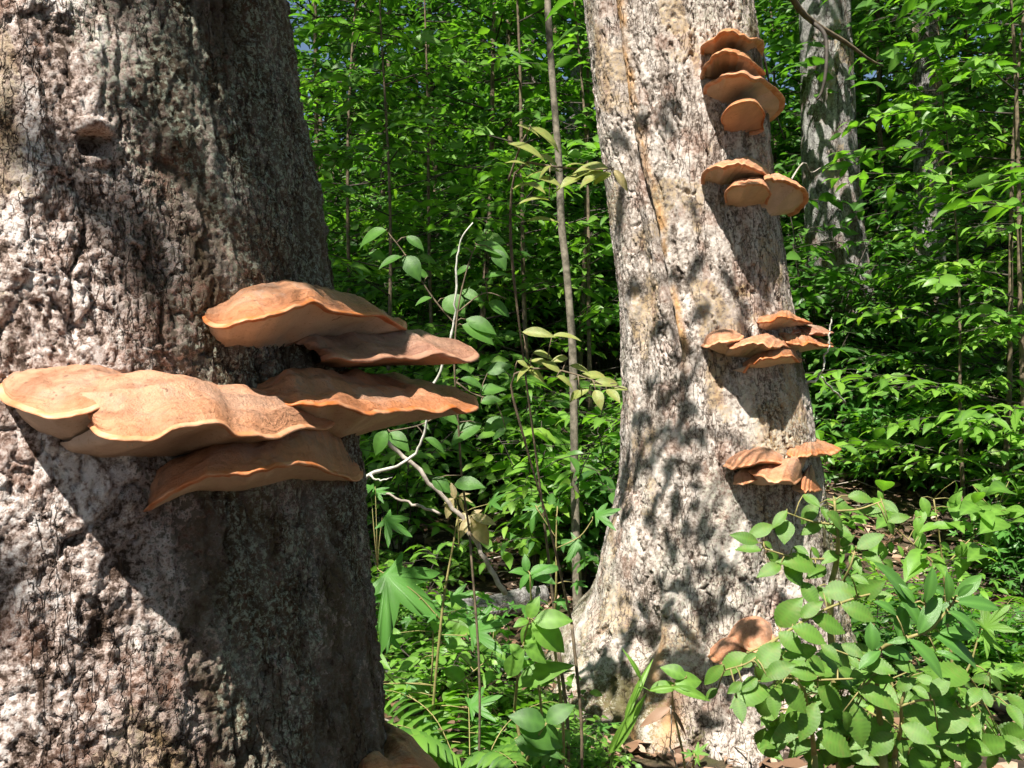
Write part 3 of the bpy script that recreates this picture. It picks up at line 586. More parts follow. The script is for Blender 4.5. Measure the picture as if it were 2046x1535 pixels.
def maple_leaf(low=False, lobes=((0, 1.0), (52, 0.86), (-52, 0.86), (112, 0.5), (-112, 0.5))):
    """five pointed lobes round the end of the stalk"""
    pts = []
    for a, r in sorted(lobes):
        a = math.radians(a)
        prof_ = [(-0.34, 0.52), (-0.17, 0.74), (-0.19, 0.66), (-0.09, 0.86), (0, 1.0), (0.09, 0.86), (0.19, 0.66), (0.17, 0.74), (0.34, 0.52)] if not low else [(-0.26, 0.62), (0, 1.0), (0.26, 0.62)]
        for da, q in prof_: pts.append(((a+da*0.9), q*r))
        pts.append((a+math.radians(27), 0.36*r if abs(a) < 1.5 else 0.2))
    pts = pts[:-1]
    V = [(0, 0, 0)]; vein = [1.0]
    for a, q in pts:
        V.append((0.28+0.62*q*math.cos(a) if False else 0.18+0.72*q*math.cos(a), 0.66*q*math.sin(a), -0.16*q*q+0.10*q*math.cos(4.0*a)*q)); vein.append(0.15 if q < 0.9 else 0.7)
    V = np.array(V); V[0] = (0.10, 0, 0.02); n = len(pts)
    F = [(0, i+1, i+2) for i in range(n-1)]+[(0, n, 1)]
    return V, np.array(F), np.array(vein)
LEAVES = {
    'serrate': [outline_leaf(st(23), prof(st(23), 0.42, 0.24, 1.0), 1, 0.16, d, 0.034, w) for d, w in ((0.12, 0.0), (0.26, 0.012), (0.05, 0.02))],
    'laurel': [outline_leaf(st(11), prof(st(11), 0.52, 0.17, 0.8), 0, 0.22, d, 0.0, w) for d, w in ((0.16, 0.0), (0.30, 0.012), (0.06, 0.010))],
    'oval': [outline_leaf(st(10), prof(st(10), 0.42, 0.25, 0.95), 0, 0.2, d, 0.004, w) for d, w in ((0.14, 0.0), (0.3, 0.012))],
    'blade': [outline_leaf(st(12), prof(st(12), 0.35, 0.055, 1.0), 0, 0.5, d, 0.0, w) for d, w in ((0.35, 0.0), (0.15, 0.012))],
    'maple': [maple_leaf(), maple_leaf(False, ((0, 1.0), (46, 0.78), (-56, 0.9), (105, 0.42), (-118, 0.5)))],
    'maple_low': [maple_leaf(True)],
    'simple': [simple_leaf(), simple_leaf(((0, 0.02), (0.3, 0.17), (0.6, 0.17), (0.85, 0.08), (1, 0.005)), 0.25, 0.3)],
    'round': [simple_leaf(((0, 0.05), (0.2, 0.27), (0.5, 0.33), (0.8, 0.2), (1, 0.02)), 0.12, 0.15)],
}
def basis(d, nrm):
    d = d/np.linalg.norm(d); y = np.cross(nrm, d); y /= np.linalg.norm(y)+1e-9; z = np.cross(d, y)
    return np.stack([d, y, z], 1)
class Foliage:
    """collects many leaves into one mesh"""
    def __init__(s): s.V = []; s.F = {}; s.t = []; s.v = []; s.n = 0
    def add(s, kind, pos, d, nrm, length, tint):
        L = LEAVES[kind]; V, F, vein = L[rnd.randrange(len(L))]
        M = basis(d, nrm)*length
        s.V.append(V@M.T+pos); s.F.setdefault(F.shape[1], []).append(F+s.n); s.t.append(np.full(len(V), tint)); s.v.append(vein); s.n += len(V)
    def mesh(s, name, mat):
        V = np.vstack(s.V)
        if len(s.F) == 1: F = np.vstack(list(s.F.values())[0])
        else: F = [tuple(f) for g in s.F.values() for a in g for f in a]
        return mesh(name, V, F, mat, True, {'tint': np.concatenate(s.t), 'vein': np.concatenate(s.v)})
def unit(v): v = np.asarray(v, float); return v/np.linalg.norm(v)

def twig_leaves(fo, P, kind, length, gap, jit=0.35, up=(0, 0, 1), tint=None, stems=None, ternary=False):
    """leaves set alternately along the twig P, spread flat to the light"""
    P = np.asarray(P); seg = np.linalg.norm(np.diff(P, axis=0), axis=1); tot = seg.sum(); n = max(2, int(tot/gap)); cum = np.r_[0, np.cumsum(seg)]
    for k in range(n+1):
        if k < n and R.random() < 0.15: continue
        s_ = min(tot, max(0, tot*k/n+R.normal(0, gap*0.3))); i = min(len(seg)-1, np.searchsorted(cum, s_, 'right')-1); f = (s_-cum[i])/(seg[i]+1e-9); p = P[i]+(P[i+1]-P[i])*f
        T = unit(P[i+1]-P[i]); side = unit(np.cross(T, up)+1e-6)*(1 if k % 2 else -1)
        d = unit(T*(0.55 if k < n else 2)+side*(1.0 if k < n else 0.2)+R.normal(0, jit*0.5, 3)*np.array([1, 1, 0.7])-np.array([0, 0, 0.12]))
        nn = unit(np.array(up)+R.normal(0, jit, 3))
        fo.add(kind, p, d, nn, length*R.uniform(0.65, 1.15)*(0.8+0.4*math.sin(math.pi*min(1, (k+1)/(n+1)))), R.random() if tint is None else tint)

def make_shrub(seed, height, spread, nstem, kind, length, gap, ntwig, mat):
    """a loose understory shrub of arching stems and flat sprays"""
    global R
    R = np.random.default_rng(seed); fo = Foliage(); stems = []
    for s_ in range(nstem):
        a = R.uniform(0, 2*np.pi); h = height*R.uniform(0.6, 1.05); o = spread*R.uniform(0.15, 0.75)
        P = catmull([(0.05*math.cos(a), 0.05*math.sin(a), -0.15), (0.25*o*math.cos(a), 0.25*o*math.sin(a), h*0.4), (0.6*o*math.cos(a+0.2), 0.6*o*math.sin(a+0.2), h*0.8), (o*math.cos(a+.3), o*math.sin(a+.3), h)], 10)
        stems.append(tube(P, np.linspace(0.009, 0.003, 10)*max(1, height*0.6), 5))
        for t in range(ntwig):
            f = R.uniform(0.3, 1.0); i = min(8, int(f*9)); p = P[i]+(P[i+1]-P[i])*(f*9-i); b = R.uniform(0, 2*np.pi); ln = spread*R.uniform(0.25, 0.6)*(1.15-0.5*f)
            d = np.array([math.cos(b), math.sin(b), R.uniform(-0.05, 0.3)])
            Q = np.array([p, p+d*ln*0.4, p+d*ln*0.75+np.array([0, 0, -0.03*ln]), p+d*ln+np.array([0, 0, -0.12*ln])])
            stems.append(tube(Q, [0.004, 0.003, 0.0025, 0.0015], 4)); twig_leaves(fo, Q, kind, length*R.uniform(0.75, 1.25), gap, 0.45)
    V, F = join(stems)
    return mesh('stems', V, F, MAT_STEM_DARK), fo.mesh('foliage', mat)

def make_tree(seed, height, radius, crown_base, crown_r, ntier, kind, length, gap, mat, barkm, lean=0.0, twigs=9):
    """a straight young tree: tapered trunk, rising limbs, flat leafy sprays"""
    global R
    R = np.random.default_rng(seed); fo = Foliage(); limbs = []
    P = np.array([(lean*(z/height)**1.4+0.03*math.sin(z*1.3+seed), 0.03*math.cos(z*1.1+seed), z) for z in np.linspace(-0.4, height, 26)])
    r = radius*np.linspace(1, 0.15, 26)*(1+0.5*np.exp(-np.linspace(0, 9, 26)*1.2))
    nz = Noise(seed+5); sides = 20
    V, F, Tt = tube(P, r, sides); n = 26*sides
    U = np.tile(np.arange(sides)/sides*6, 26); V[:n] += (V[:n]-np.repeat(P, sides, 0))*(0.22*nz.fbm(U, np.repeat(P[:, 2], sides)*3, 3))[:, None]
    tv, tf = join([(V, F, Tt)])
    trunk = mesh('trunk', tv, tf, barkm, True, flat_bark(len(tv)))
    for t in range(ntier):
        f = crown_base+(1-crown_base)*(t+R.uniform(0, 1))/ntier; zz = f*height; i = np.searchsorted(P[:, 2], zz)-1; p = P[min(i, 24)]
        a = t*2.4+R.uniform(-0.5, 0.5); ln = crown_r*R.uniform(0.6, 1.1)*(1.15-0.75*(f-crown_base)/(1-crown_base+1e-6)); d = np.array([math.cos(a), math.sin(a), 0.22])
        L = np.array([p, p+d*ln*0.35, p+d*ln*0.7+np.array([0, 0, 0.02*ln]), p+d*ln+np.array([0, 0, -0.08*ln])]); L = catmull(L, 7)
        limbs.append(tube(L, radius*0.32*np.linspace(1, 0.12, 7), 5))
        for k in range(twigs):
            g = R.uniform(0.25, 1.0); i2 = min(5, int(g*6)); q = L[i2]+(L[i2+1]-L[i2])*(g*6-i2); b = a+R.choice([-1, 1])*R.uniform(0.3, 1.2); tl = ln*R.uniform(0.25, 0.5)
            e = np.array([math.cos(b), math.sin(b), R.uniform(-0.15, 0.18)]); Q = np.array([q, q+e*tl*0.5, q+e*tl+np.array([0, 0, -0.1*tl])])
            limbs.append(tube(Q, [radius*0.06+0.002, radius*0.04+0.0015, 0.0015], 4)); twig_leaves(fo, Q, kind, length*R.uniform(0.75, 1.25), gap, 0.48)
    lv, lf = join(limbs)
    return trunk, mesh('limbs', lv, lf, MAT_STEM_DARK), fo.mesh('crown', mat)

def place(name, meshes, loc, rz, sc, label, cat, group):
    r = empty(name, loc); r.rotation_euler = (0, 0, rz); r.scale = (sc, sc, sc)
    for m in meshes:
        o = link(m.name.split('.')[0], m, r)
        if o.name.split('.')[0] in ('foliage', 'crown', 'fronds', 'limbs', 'stems'): o['kind'] = 'stuff'
    tag(r, label, cat, group); return r

# ------------------------------------------------------------------ understory behind the trunks
SH = [make_shrub(101, 1.0, 0.95, 8, 'simple', 0.13, 0.065, 11, MAT_LEAF), make_shrub(102, 1.3, 1.1, 9, 'simple', 0.16, 0.085, 11, MAT_LEAF_LIGHT),
      make_shrub(103, 0.7, 0.8, 8, 'round', 0.10, 0.055, 9, MAT_LEAF_LIGHT), make_shrub(104, 0.85, 0.8, 7, 'maple_low', 0.17, 0.10, 8, MAT_LEAF_MAPLE), make_shrub(105, 1.7, 1.2, 10, 'simple', 0.125, 0.065, 13, MAT_LEAF)]
SH_LAB = [('low_shrub', 'low dark green shrub with oval leaf sprays', 'low dark shrubs on the slope'),
          ('spreading_shrub', 'spreading bright green shrub with pointed leaves', 'bright spreading shrubs on the slope'),
          ('ground_plant', 'low plant with small rounded light green leaves', 'small rounded leaf plants'),
          ('maple_seedling', 'maple seedling clump with lobed leaves', 'maple seedlings on the slope'),
          ('tall_shrub', 'tall dark green shrub with arching stems', 'tall dark shrubs on the slope')]
TR = [make_tree(201, 6.5, 0.028, 0.08, 1.5, 30, 'simple', 0.17, 0.095, MAT_LEAF_LIGHT, MAT_STEM, 0.3, 9),
      make_tree(202, 8.5, 0.045, 0.08, 2.0, 38, 'simple', 0.15, 0.085, MAT_LEAF, MAT_STEM, -0.4, 11),
      make_tree(203, 15.0, 0.17, 0.42, 3.6, 34, 'simple', 0.21, 0.13, MAT_CROWN, MAT_BARK_C, 0.3, 16)]
TR_LAB = [('sapling', 'slender sapling with layered light green sprays', 'light green saplings on the slope'),
          ('young_tree', 'young tree with layered dark green sprays', 'dark green young trees on the slope'),
          ('canopy_tree', 'tall forest tree with high leafy crown', 'tall canopy trees')]
rp = random.Random(5)
def where(x, y):
    if y < 3: return ' among the unseen trees facing the two trunks'
    return (' low on' if y < 7 else ' partway up' if y < 11.5 else ' high on')+' the slope beyond '+('the flaky trunk' if x < 0.06*y else 'the pale trunk' if x < 0.30*y else 'the grey tree')
def clear_of(x, y, d=0.9):
    return math.hypot(x-0.95, y-4.68) > d and math.hypot(x+0.7, y-1.45) > d
def scatter(n, yr, kinds, smin=0.8, smax=1.2, xmul=0.60, keep=None):
    k = 0; tries = 0
    while k < n and tries < n*30:
        tries += 1
        y = math.sqrt(rp.uniform(yr[0]**2, yr[1]**2)); x = rp.uniform(-xmul, xmul)*y
        if x < -0.30*y and y < 14 or not clear_of(x, y, 1.05) or (keep and not keep(x, y)): continue
        i = rp.choice(kinds); nm, lb, gr = SH_LAB[i]
        place(nm, SH[i], (x, y, float(ground_z(x, y))-0.03), rp.uniform(0, 6.28), rp.uniform(smin, smax), lb+where(x, y), 'shrub' if i != 3 else 'seedling', gr); k += 1
bare = lambda x, y: not (0.36*y < x < 0.50*y)          # a strip of bare leaf litter runs up the slope
scatter(30, (4.6, 6.6), [0, 2, 2, 3, 3], 0.40, 0.62, 0.54, bare)
scatter(46, (6.3, 9.0), [0, 1, 2, 3, 1, 0], 0.75, 1.05)
scatter(54, (8.8, 13), [1, 4, 0, 4, 1], 0.9, 1.3)
scatter(36, (12.5, 18), [1, 4, 4], 1.3, 1.9)
scatter(22, (17, 26), [4, 1], 1.8, 2.6)
for xp, y, i, sc in ((1075, 6.4, 1, .85), (1170, 7.2, 1, .95), (1050, 4.3, 2, .5), (1120, 4.0, 2, .42), (1180, 3.75, 2, .34), (1075, 3.6, 3, .4), (1690, 4.5, 2, .5), (1760, 5.0, 0, .6), (1880, 5.4, 1, .5), (1960, 5.0, 3, .6), (880, 4.4, 2, .55), (960, 4.9, 3, .6), (800, 5.0, 1, .5)):
    nm, lb, gr = SH_LAB[i]; x = (xp-CX)/FPX*y
    place(nm, SH[i], (x, y, float(ground_z(x, y))-0.03), rp.uniform(0, 6.28), sc, lb+where(x, y), 'shrub' if i != 3 else 'seedling', gr)
def tree_at(i, x, y, sc=1.0, rz=None):
    nm, lb, gr = TR_LAB[i]
    return place(nm, TR[i], (x, y, float(ground_z(x, y))-0.05), rp.uniform(0, 6.28) if rz is None else rz, sc, lb+where(x, y), 'tree', gr)
for (xp, y, i, sc) in ((690, 9.5, 0, .9), (780, 7.6, 0, .75), (870, 8.6, 0, .8), (960, 9.4, 1, .8), (620, 12, 1, .9), (760, 12, 1, 1), (880, 13, 1, 1.1), (1010, 11.5, 1, .9), (1060, 8.2, 0, .9), (1190, 8.0, 0, .8), (1160, 9.6, 0, 1.0), (1130, 13.5, 1, 1.0), (1190, 16, 1, 1.2),
                       (1560, 14, 0, 1.1), (1600, 13.5, 1, .85), (1930, 7.4, 0, .6), (1830, 10.8, 1, .85), (2000, 7.2, 0, .85), (2090, 8.4, 1, .85), (2060, 7.0, 0, .9), (1780, 11, 1, .9), (1700, 14, 1, 1.1), (1850, 14, 1, 1.2), (1950, 11.5, 0, 1.3), (2070, 11, 1, 1.0), (1500, 21, 1, 1.4), (1400, 20, 1, 1.3), (1230, 21, 1, 1.4), (980, 18, 1, 1.4), (640, 19, 1, 1.4), (820, 18, 1, 1.5), (1780, 19, 1, 1.5), (2000, 18, 1, 1.5), (1600, 18, 1, 1.5), (900, 24, 1, 1.8), (1100, 24, 1, 1.8), (1700, 25, 1, 1.8), (1900, 25, 1, 1.8), (700, 24, 1, 1.8)):
    tree_at(i, (xp-CX)/FPX*y, y, sc)
for (x, y, sc) in ((-7.5, 8.5, .9), (-3.4, 12.5, 1.0), (1.0, 15.5, 1.0), (8.0, 9.5, .9), (-8, 18, 1.1), (-1.5, 21, 1.1), (9.5, 18, 1.1), (-4, 27, 1.3), (2, 27, 1.3), (8, 27, 1.3), (14, 24, 1.2), (-12, 25, 1.2),
                   (-8.5, -6, 1.0), (5.0, -3.5, .9), (-11, 1, 1.0), (7.5, 2, .9), (1.5, -8.5, 1.0), (-4, -11, 1.0), (8, -9, 1.0), (11, 6, 1.0), (-12, 9, 1.0), (-9, -13, 1.0), (12, -3, 1.0), (-6.2, 5.2, .9), (3.6, -6.2, .9), (2.9, -2.4, .85), (-3.7, 3.7, .8), (-4.3, 2.9, .85)):  # unseen trees, added to cut sky light and shade the background
    tree_at(2, x, y, sc)

# ------------------------------------------------------------------ single trees one can tell apart
def stem_tree(name, label, pts, rad, Y, mat, seed, crown=None, crown_z=0, fis=True, sides=70):
    """a trunk that follows the pixels pts at depth Y, from its foot up"""
    P = np.array([px(x, y, Y) for x, y in pts]); rows = 150 if fis else 60
    C = catmull(P, rows); rr = np.interp(np.linspace(0, 1, rows), np.linspace(0, 1, len(rad)), rad)
    root = empty(name, P[0]); nz = Noise(seed); th = np.linspace(0, 2*np.pi, sides, endpoint=False); TH, ZZ = np.meshgrid(th, C[:, 2])
    U = TH*rr.mean(); g = nz.fbm(U*22+3*nz.fbm(U*5, ZZ*2, 3), ZZ*5, 4); fur = 1-np.abs(g)*2
    h = (-0.020*sstep(0.80, 1.0, fur)+0.012*g)*(1 if fis else 0.12)*min(1, rr.mean()/0.2)
    q = rr[:, None]+h
    V = np.stack([C[:, 0:1]+q*np.sin(TH), C[:, 1:2]-q*np.cos(TH), np.repeat(C[:, 2:3], sides, 1)], -1).reshape(-1, 3)-P[0]
    me = mesh('trunk', V, grid_faces(rows, sides, True), mat, True, bark_attrs(nz, U, ZZ, np.clip(0.5+g, 0, 1), 0.5+h/0.02, 0.5))
    link('trunk', me, root)
    if crown is not None:
        c = link('crown', crown, root); c['kind'] = 'stuff'; c.location = (P[-1]-P[0])*np.array([1, 1, 0])+np.array([0, 0, crown_z])
    tag(root, label, 'tree'); return root
stem_tree('grey_tree', 'stout tree with grey furrowed bark rising from bright shrubs, standing behind the pale trunk', [(1690, 640), (1672, 510), (1662, 380), (1655, 250), (1652, 120), (1648, 0), (1640, -500), (1630, -1100)], [0.30, 0.27, 0.245, 0.235, 0.232, 0.23, 0.20, 0.14], 9.4, MAT_BARK_C, 41, TR[2][2], -3.5)
stem_tree('mossy_tree', 'slim mossy grey tree half hidden by leaves, standing beyond the stout grey one', [(1862, 660), (1858, 500), (1855, 300), (1850, 100), (1845, -200), (1840, -700)], [0.17, 0.15, 0.14, 0.13, 0.12, 0.08], 10.2, MAT_BARK_C, 42, TR[2][2], -5.0)
stem_tree('slender_tree', 'slender smooth barked tree with a kinked pale stem between the two bracket trunks', [(1156, 1280), (1149, 1000), (1145, 720), (1137, 600), (1131, 530), (1122, 450), (1117, 330), (1107, 200), (1097, 60), (1092, -80), (1080, -500)], [0.032, 0.027, 0.024, 0.025, 0.022, 0.023, 0.020, 0.021, 0.018, 0.016, 0.010], 5.9, MAT_SMOOTH, 43, None, 0, False, 20)
stem_tree('distant_tree', 'thin grey tree glimpsed far back beside the slender smooth one', [(1068, 560), (1064, 420), (1060, 300), (1056, 0), (1050, -400)], [0.11, 0.10, 0.095, 0.09, 0.06], 13.0, MAT_BARK_C, 44, TR[2][2], -5.0)

def limb(parent, name, pts, rad, mat, sides=7):
    P = catmull(np.array(pts), 24); me_v, me_f = join([tube(P, np.interp(np.linspace(0, 1, 24), np.linspace(0, 1, len(rad)), rad), sides)])
    o = np.array(parent.location) if parent else 0
    return link(name, mesh(name, me_v-o, me_f, mat), parent)
# dead limbs of the pale trunk hanging into view
limb(tree_b, 'dead_limb', [TB.at(0.6, 4.3, 0.1), px(1540, -110, 4.6), px(1585, 0, 4.9), px(1625, 45, 5.1), px(1690, 85, 5.3), px(1735, 118, 5.4), px(1765, 132, 5.5)], [0.045, 0.03, 0.022, 0.018, 0.016, 0.012, 0.004], MAT_STEM)
limb(tree_b, 'dead_limb', [px(1620, 42, 5.1), px(1648, 70, 5.05), px(1651, 130, 5.0), px(1643, 180, 5.0), px(1632, 200, 5.0)], [0.012, 0.011, 0.010, 0.009, 0.006], MAT_STEM_DARK)
limb(tree_b, 'dead_twig', [TB.at(1.0, 3.9, 0.05), px(1506, 20, 4.7), px(1512, 60, 4.75), px(1530, 130, 4.8), px(1545, 210, 4.9), px(1568, 280, 5.0)], [0.010, 0.008, 0.008, 0.007, 0.005, 0.003], MAT_STEM_DARK)
limb(tree_b, 'dead_twig', [TB.at(0.9, 2.2, 0.05), px(1600, 330, 4.8), px(1620, 345, 4.9), px(1640, 335, 5.0)], [0.008, 0.005, 0.004, 0.002], MAT_GREY_TWIG)

# ------------------------------------------------------------------ a tree beside the photographer whose boughs dapple both trunks
def overhanging():
    global R
    R = np.random.default_rng(9)
    root = empty('overhanging_tree', (-4.0, 2.3, float(ground_z(-4.0, 2.3)))); o = np.array(root.location)
    parts = []; fo = Foliage()
    TP = catmull([(-4.0, 2.3, -0.3), (-4.0, 2.3, 2), (-3.9, 2.25, 5), (-3.8, 2.2, 9.0)], 16)
    V, F = join([tube(TP, np.linspace(0.17, 0.05, 16), 14)]); k = flat_bark(len(V))
    link('trunk', mesh('trunk', V-o, F, MAT_BARK_C, True, k), root)
    spots = []
    def shade(T, x, y, n, spread, t0, t1, ln): spots.append((T.hit(x, y), n, spread, t0, t1, ln))
    B = ((1325, 640, 2), (1295, 665, 2), (1345, 700, 2), (1340, 790, 6), (1300, 800, 3), (1285, 880, 5), (1370, 880, 4), (1305, 950, 5), (1390, 970, 5), (1250, 950, 5), (1265, 1020, 4), (1320, 1050, 4), (1390, 1060, 5), (1360, 1130, 3),
         (1430, 1110, 3), (1340, 1190, 5), (1260, 1190, 3), (1400, 1215, 5), (1290, 1270, 6), (1440, 1230, 3), (1230, 1320, 6), (1190, 1400, 5), (1330, 1290, 3), (1400, 1330, 5), (1480, 1360, 6), (1300, 1420, 4), (1440, 1440, 4), (1250, 1470, 3), (1420, 590, 2), (1470, 585, 2), (1520, 570, 3), (1490, 620, 3), (1450, 650, 1),
         (1330, 300, 2), (1290, 280, 1), (1235, 250, 2), (1245, 400, 3), (1380, 340, 1), (1255, 560, 1), (1480, 1250, 3), (1520, 1310, 4), (1550, 1180, 3))
    for x, y, n in B: shade(TB, x, y, n, 0.05, 2.7, 3.7, 0.105)
    for x, y, n in ((160, 410, 3), (262, 430, 2), (90, 1170, 1), (390, 560, 1), (600, 590, 2), (640, 775, 1), (770, 790, 1)): shade(TA, x, y, n, 0.03, 4.0, 4.8, 0.10)
    for P, n, spread, t0, t1, ln in spots:
        for _ in range(n):
            q = P+SUN*R.uniform(t0, t1)+R.normal(0, spread, 3); a = R.uniform(0, 6.28)
            d = np.array([math.cos(a), math.sin(a), -0.15]); fo.add('simple', q-d*ln*0.5, d, unit(SUN+R.normal(0, 0.35, 3)), ln*R.uniform(0.8, 1.3), R.random())
    for near in (True, False):                 # one bough for each trunk, thin twigs from it to the leaf groups
        Q = np.array([P+SUN*(t0+t1)/2 for P, n, spread, t0, t1, ln in spots if (t0 > 3.5) == near]); c = Q.mean(0)
        L = catmull([TP[9], TP[9]+(c-TP[9])*0.5+np.array([0, 0, 0.3]), c+np.array([0, 0, 0.15]), c+(c-TP[9])*0.12], 30); parts.append(tube(L, np.linspace(0.030, 0.006, 30) if not near else np.linspace(0.018, 0.003, 30), 6))
        for q in Q:
            s_ = L[12+np.argmin(np.linalg.norm(L[12:]-q, axis=1))]; parts.append(tube(np.array([s_, (s_+q)/2+np.array([0, 0, 0.04]), q]), [0.005, 0.004, 0.002], 4))
    for t in range(16):                       # the rest of the crown, higher up and away from the two trunks
        a = math.pi*0.55+t*1.3; d = np.array([math.cos(a)*1.0-0.9, math.sin(a)*1.0-0.2, 0.35]); L = catmull([TP[10+t % 5], TP[10+t % 5]+d*1.0, TP[10+t % 5]+d*2.0], 6); parts.append(tube(L, np.linspace(0.03, 0.006, 6), 5)); twig_leaves(fo, L, 'simple', 0.16, 0.05, 0.5)
    V, F = join(parts); link('limbs', mesh('limbs', V-o, F, MAT_STEM), root)
    c = link('crown', fo.mesh('crown', MAT_CROWN), root); c.location = -o; c['kind'] = 'stuff'
    tag(root, 'leafy tree whose boughs overhang and dapple both bracket trunks', 'tree')
overhanging()

# ------------------------------------------------------------------ plants in front, leaf by leaf
R = np.random.default_rng(77); LM = {}
def leaf_mesh(kind, mat, i):
    k = (kind, mat.name, i)
    if k not in LM:
        V, F, ve = LEAVES[kind][i]; LM[k] = mesh('leaf', V, F, mat, True, {'tint': np.full(len(V), 0.5), 'vein': ve})
    return LM[k]
def sprig(name, label, cat, kind, mat, leaves, tf, Y, stems, face=0.6, stem_mat=None, group=None, width=1.0, dj=0.07, root_to_ground=True, alt=None, petioles=True):
    """leaves: (base x, base y, tip x, tip y) ; stems: lists of (x, y, depth offset, radius); tf turns list numbers into pixels"""
    SP = []; tubes = []
    for sl_ in stems:
        P = np.array([px(*tf(q[0], q[1]), Y+q[2]) for q in sl_]); n = max(8, 4*len(P)); C = catmull(P, n)
        tubes.append(tube(C, np.interp(np.linspace(0, 1, n), np.linspace(0, 1, len(sl_)), [q[3] for q in sl_]), 6)); SP.append(C)
    if root_to_ground:
        p = SP[0][0]; g = np.array([p[0]+0.03, p[1]+0.05, float(ground_z(p[0], p[1]))-0.03])
        if p[2] > g[2]+0.05: tubes.append(tube(catmull([g, (g+p)/2+np.array([0.02, 0, 0]), p], 10), stems[0][0][3]*1.1, 6))
        loc = g
    else: loc = SP[0][0]
    root = empty(name, loc); SPa = np.vstack(SP) if SP else None
    for i, lf in enumerate(leaves):
        bx, by = tf(lf[0], lf[1]); tx, ty = tf(lf[2], lf[3])
        nearest = None
        if SPa is not None:
            j = np.argmin(np.hypot((SPa[:, 0]/SPa[:, 1]-(bx-CX)/FPX), (SPa[:, 2]-CAM[2])/SPa[:, 1]+(by-CY)/FPX)); nearest = SPa[j]
        y0 = (nearest[1] if nearest is not None else Y)+R.uniform(-dj, dj)*0.6; b = px(bx, by, y0); t = px(tx, ty, y0-R.uniform(-0.2, 0.5)*dj)
        d = t-b; ln = np.linalg.norm(d)*1.16; nn = unit(np.array([0, -face*1.5, 0])+np.array([0, 0, 1-face*0.7])+0.3*SUN+R.normal(0, 0.16, 3))
        k = alt[0] if alt and i in alt[1] else kind; mm = alt[2] if alt and i in alt[1] else mat
        M = basis(d, nn)*ln; M[:, 1] *= width*(lf[4] if len(lf) > 4 else R.uniform(0.9, 1.12))
        o = link('leaf', leaf_mesh(k, mm, R.integers(len(LEAVES[k]))), root)
        m4 = np.eye(4); m4[:3, :3] = M; m4[:3, 3] = b-loc; o.matrix_basis = Matrix(m4.tolist())
        if nearest is not None and petioles and np.linalg.norm(nearest-b) < 0.5: tubes.append(tube(np.array([nearest, (nearest+b)/2+np.array([0, 0, 0.006]), b+d*0.03]), [0.0022, 0.0018, 0.0014], 4))
    if tubes:
        V, F = join(tubes); link('stem', mesh('stem', V-loc, F, stem_mat or MAT_STEM_GREEN), root)
    tag(root, label, cat, group); return root
zb = lambda x, y: (1380+x/2.925, 980+y/2.925)          # numbers read from enlargements of the photograph
zl = lambda x, y: (1033+x/4.092, 1150+y/4.092)
zs = lambda x, y: (1033+x/2.291, 30+y/2.291)
zm = lambda x, y: (1033+x/1.92, 700+y/1.92)
ze = lambda x, y: (700+x/2.694, 430+y/2.694)
zf = lambda x, y: (700+x/2.765, 950+y/2.765)
ident = lambda x, y: (x, y)
beech_hi = [(480, 205, 345, 265), (565, 118, 485, 212), (555, 170, 548, 292, 1.5), (395, 305, 250, 265), (415, 352, 280, 330), (425, 300, 475, 335), (655, 25, 745, 88), (745, 80, 655, 182, 1.2), (765, 90, 800, 165), (775, 200, 655, 248), (790, 130, 905, 215, 1.2), (770, 200, 925, 258),
            (830, 40, 925, 140), (915, 35, 1058, 45), (1115, 60, 1205, 128), (975, 110, 1130, 142), (1150, 180, 1268, 148), (1145, 190, 1195, 252), (875, 325, 948, 268), (970, 342, 1112, 262), (930, 378, 990, 472), (890, 372, 930, 325), (865, 360, 778, 415, 1.2), (735, 452, 560, 400, 1.1), (545, 420, 640, 545, 1.3), (440, 368, 535, 440), (528, 440, 412, 482), (790, 450, 695, 500), (645, 535, 735, 665, 1.2), (740, 560, 810, 650), (600, 330, 680, 365), (705, 330, 745, 390), (1000, 360, 1110, 420), (1120, 410, 1190, 445)]
beech_mid = [(770, 600, 955, 578, 1.3), (935, 500, 1032, 542), (960, 618, 1112, 545, 1.2), (1045, 622, 1168, 612), (880, 672, 1062, 748, 1.1), (505, 795, 622, 655, 1.3), (640, 745, 755, 655), (705, 745, 882, 822, 1.1), (590, 798, 778, 882, 1.1), (512, 830, 645, 935, 1.3), (740, 925, 560, 965), (335, 958, 180, 1062, 1.2), (185, 1020, 92, 1122), (300, 1032, 395, 958), (395, 1040, 505, 898, 1.3), (440, 1085, 585, 1020, 1.2), (742, 1092, 582, 1060), (680, 965, 772, 1055, 1.2), (455, 1150, 262, 1242, 1.1), (480, 1155, 490, 1312), (530, 1128, 658, 1282, 1.1), (740, 1150, 868, 1262, 1.2), (735, 1240, 650, 1440, 1.0), (640, 1365, 495, 1452, 1.1), (730, 1420, 938, 1520, 1.3), (720, 1455, 605, 1545), (860, 1040, 955, 1095), (300, 1120, 225, 1180), (160, 1160, 90, 1210), (270, 1210, 300, 1340, 1.1), (390, 1090, 300, 1170), (620, 1290, 560, 1370), (560, 1460, 500, 1520), (760, 1300, 840, 1360)]
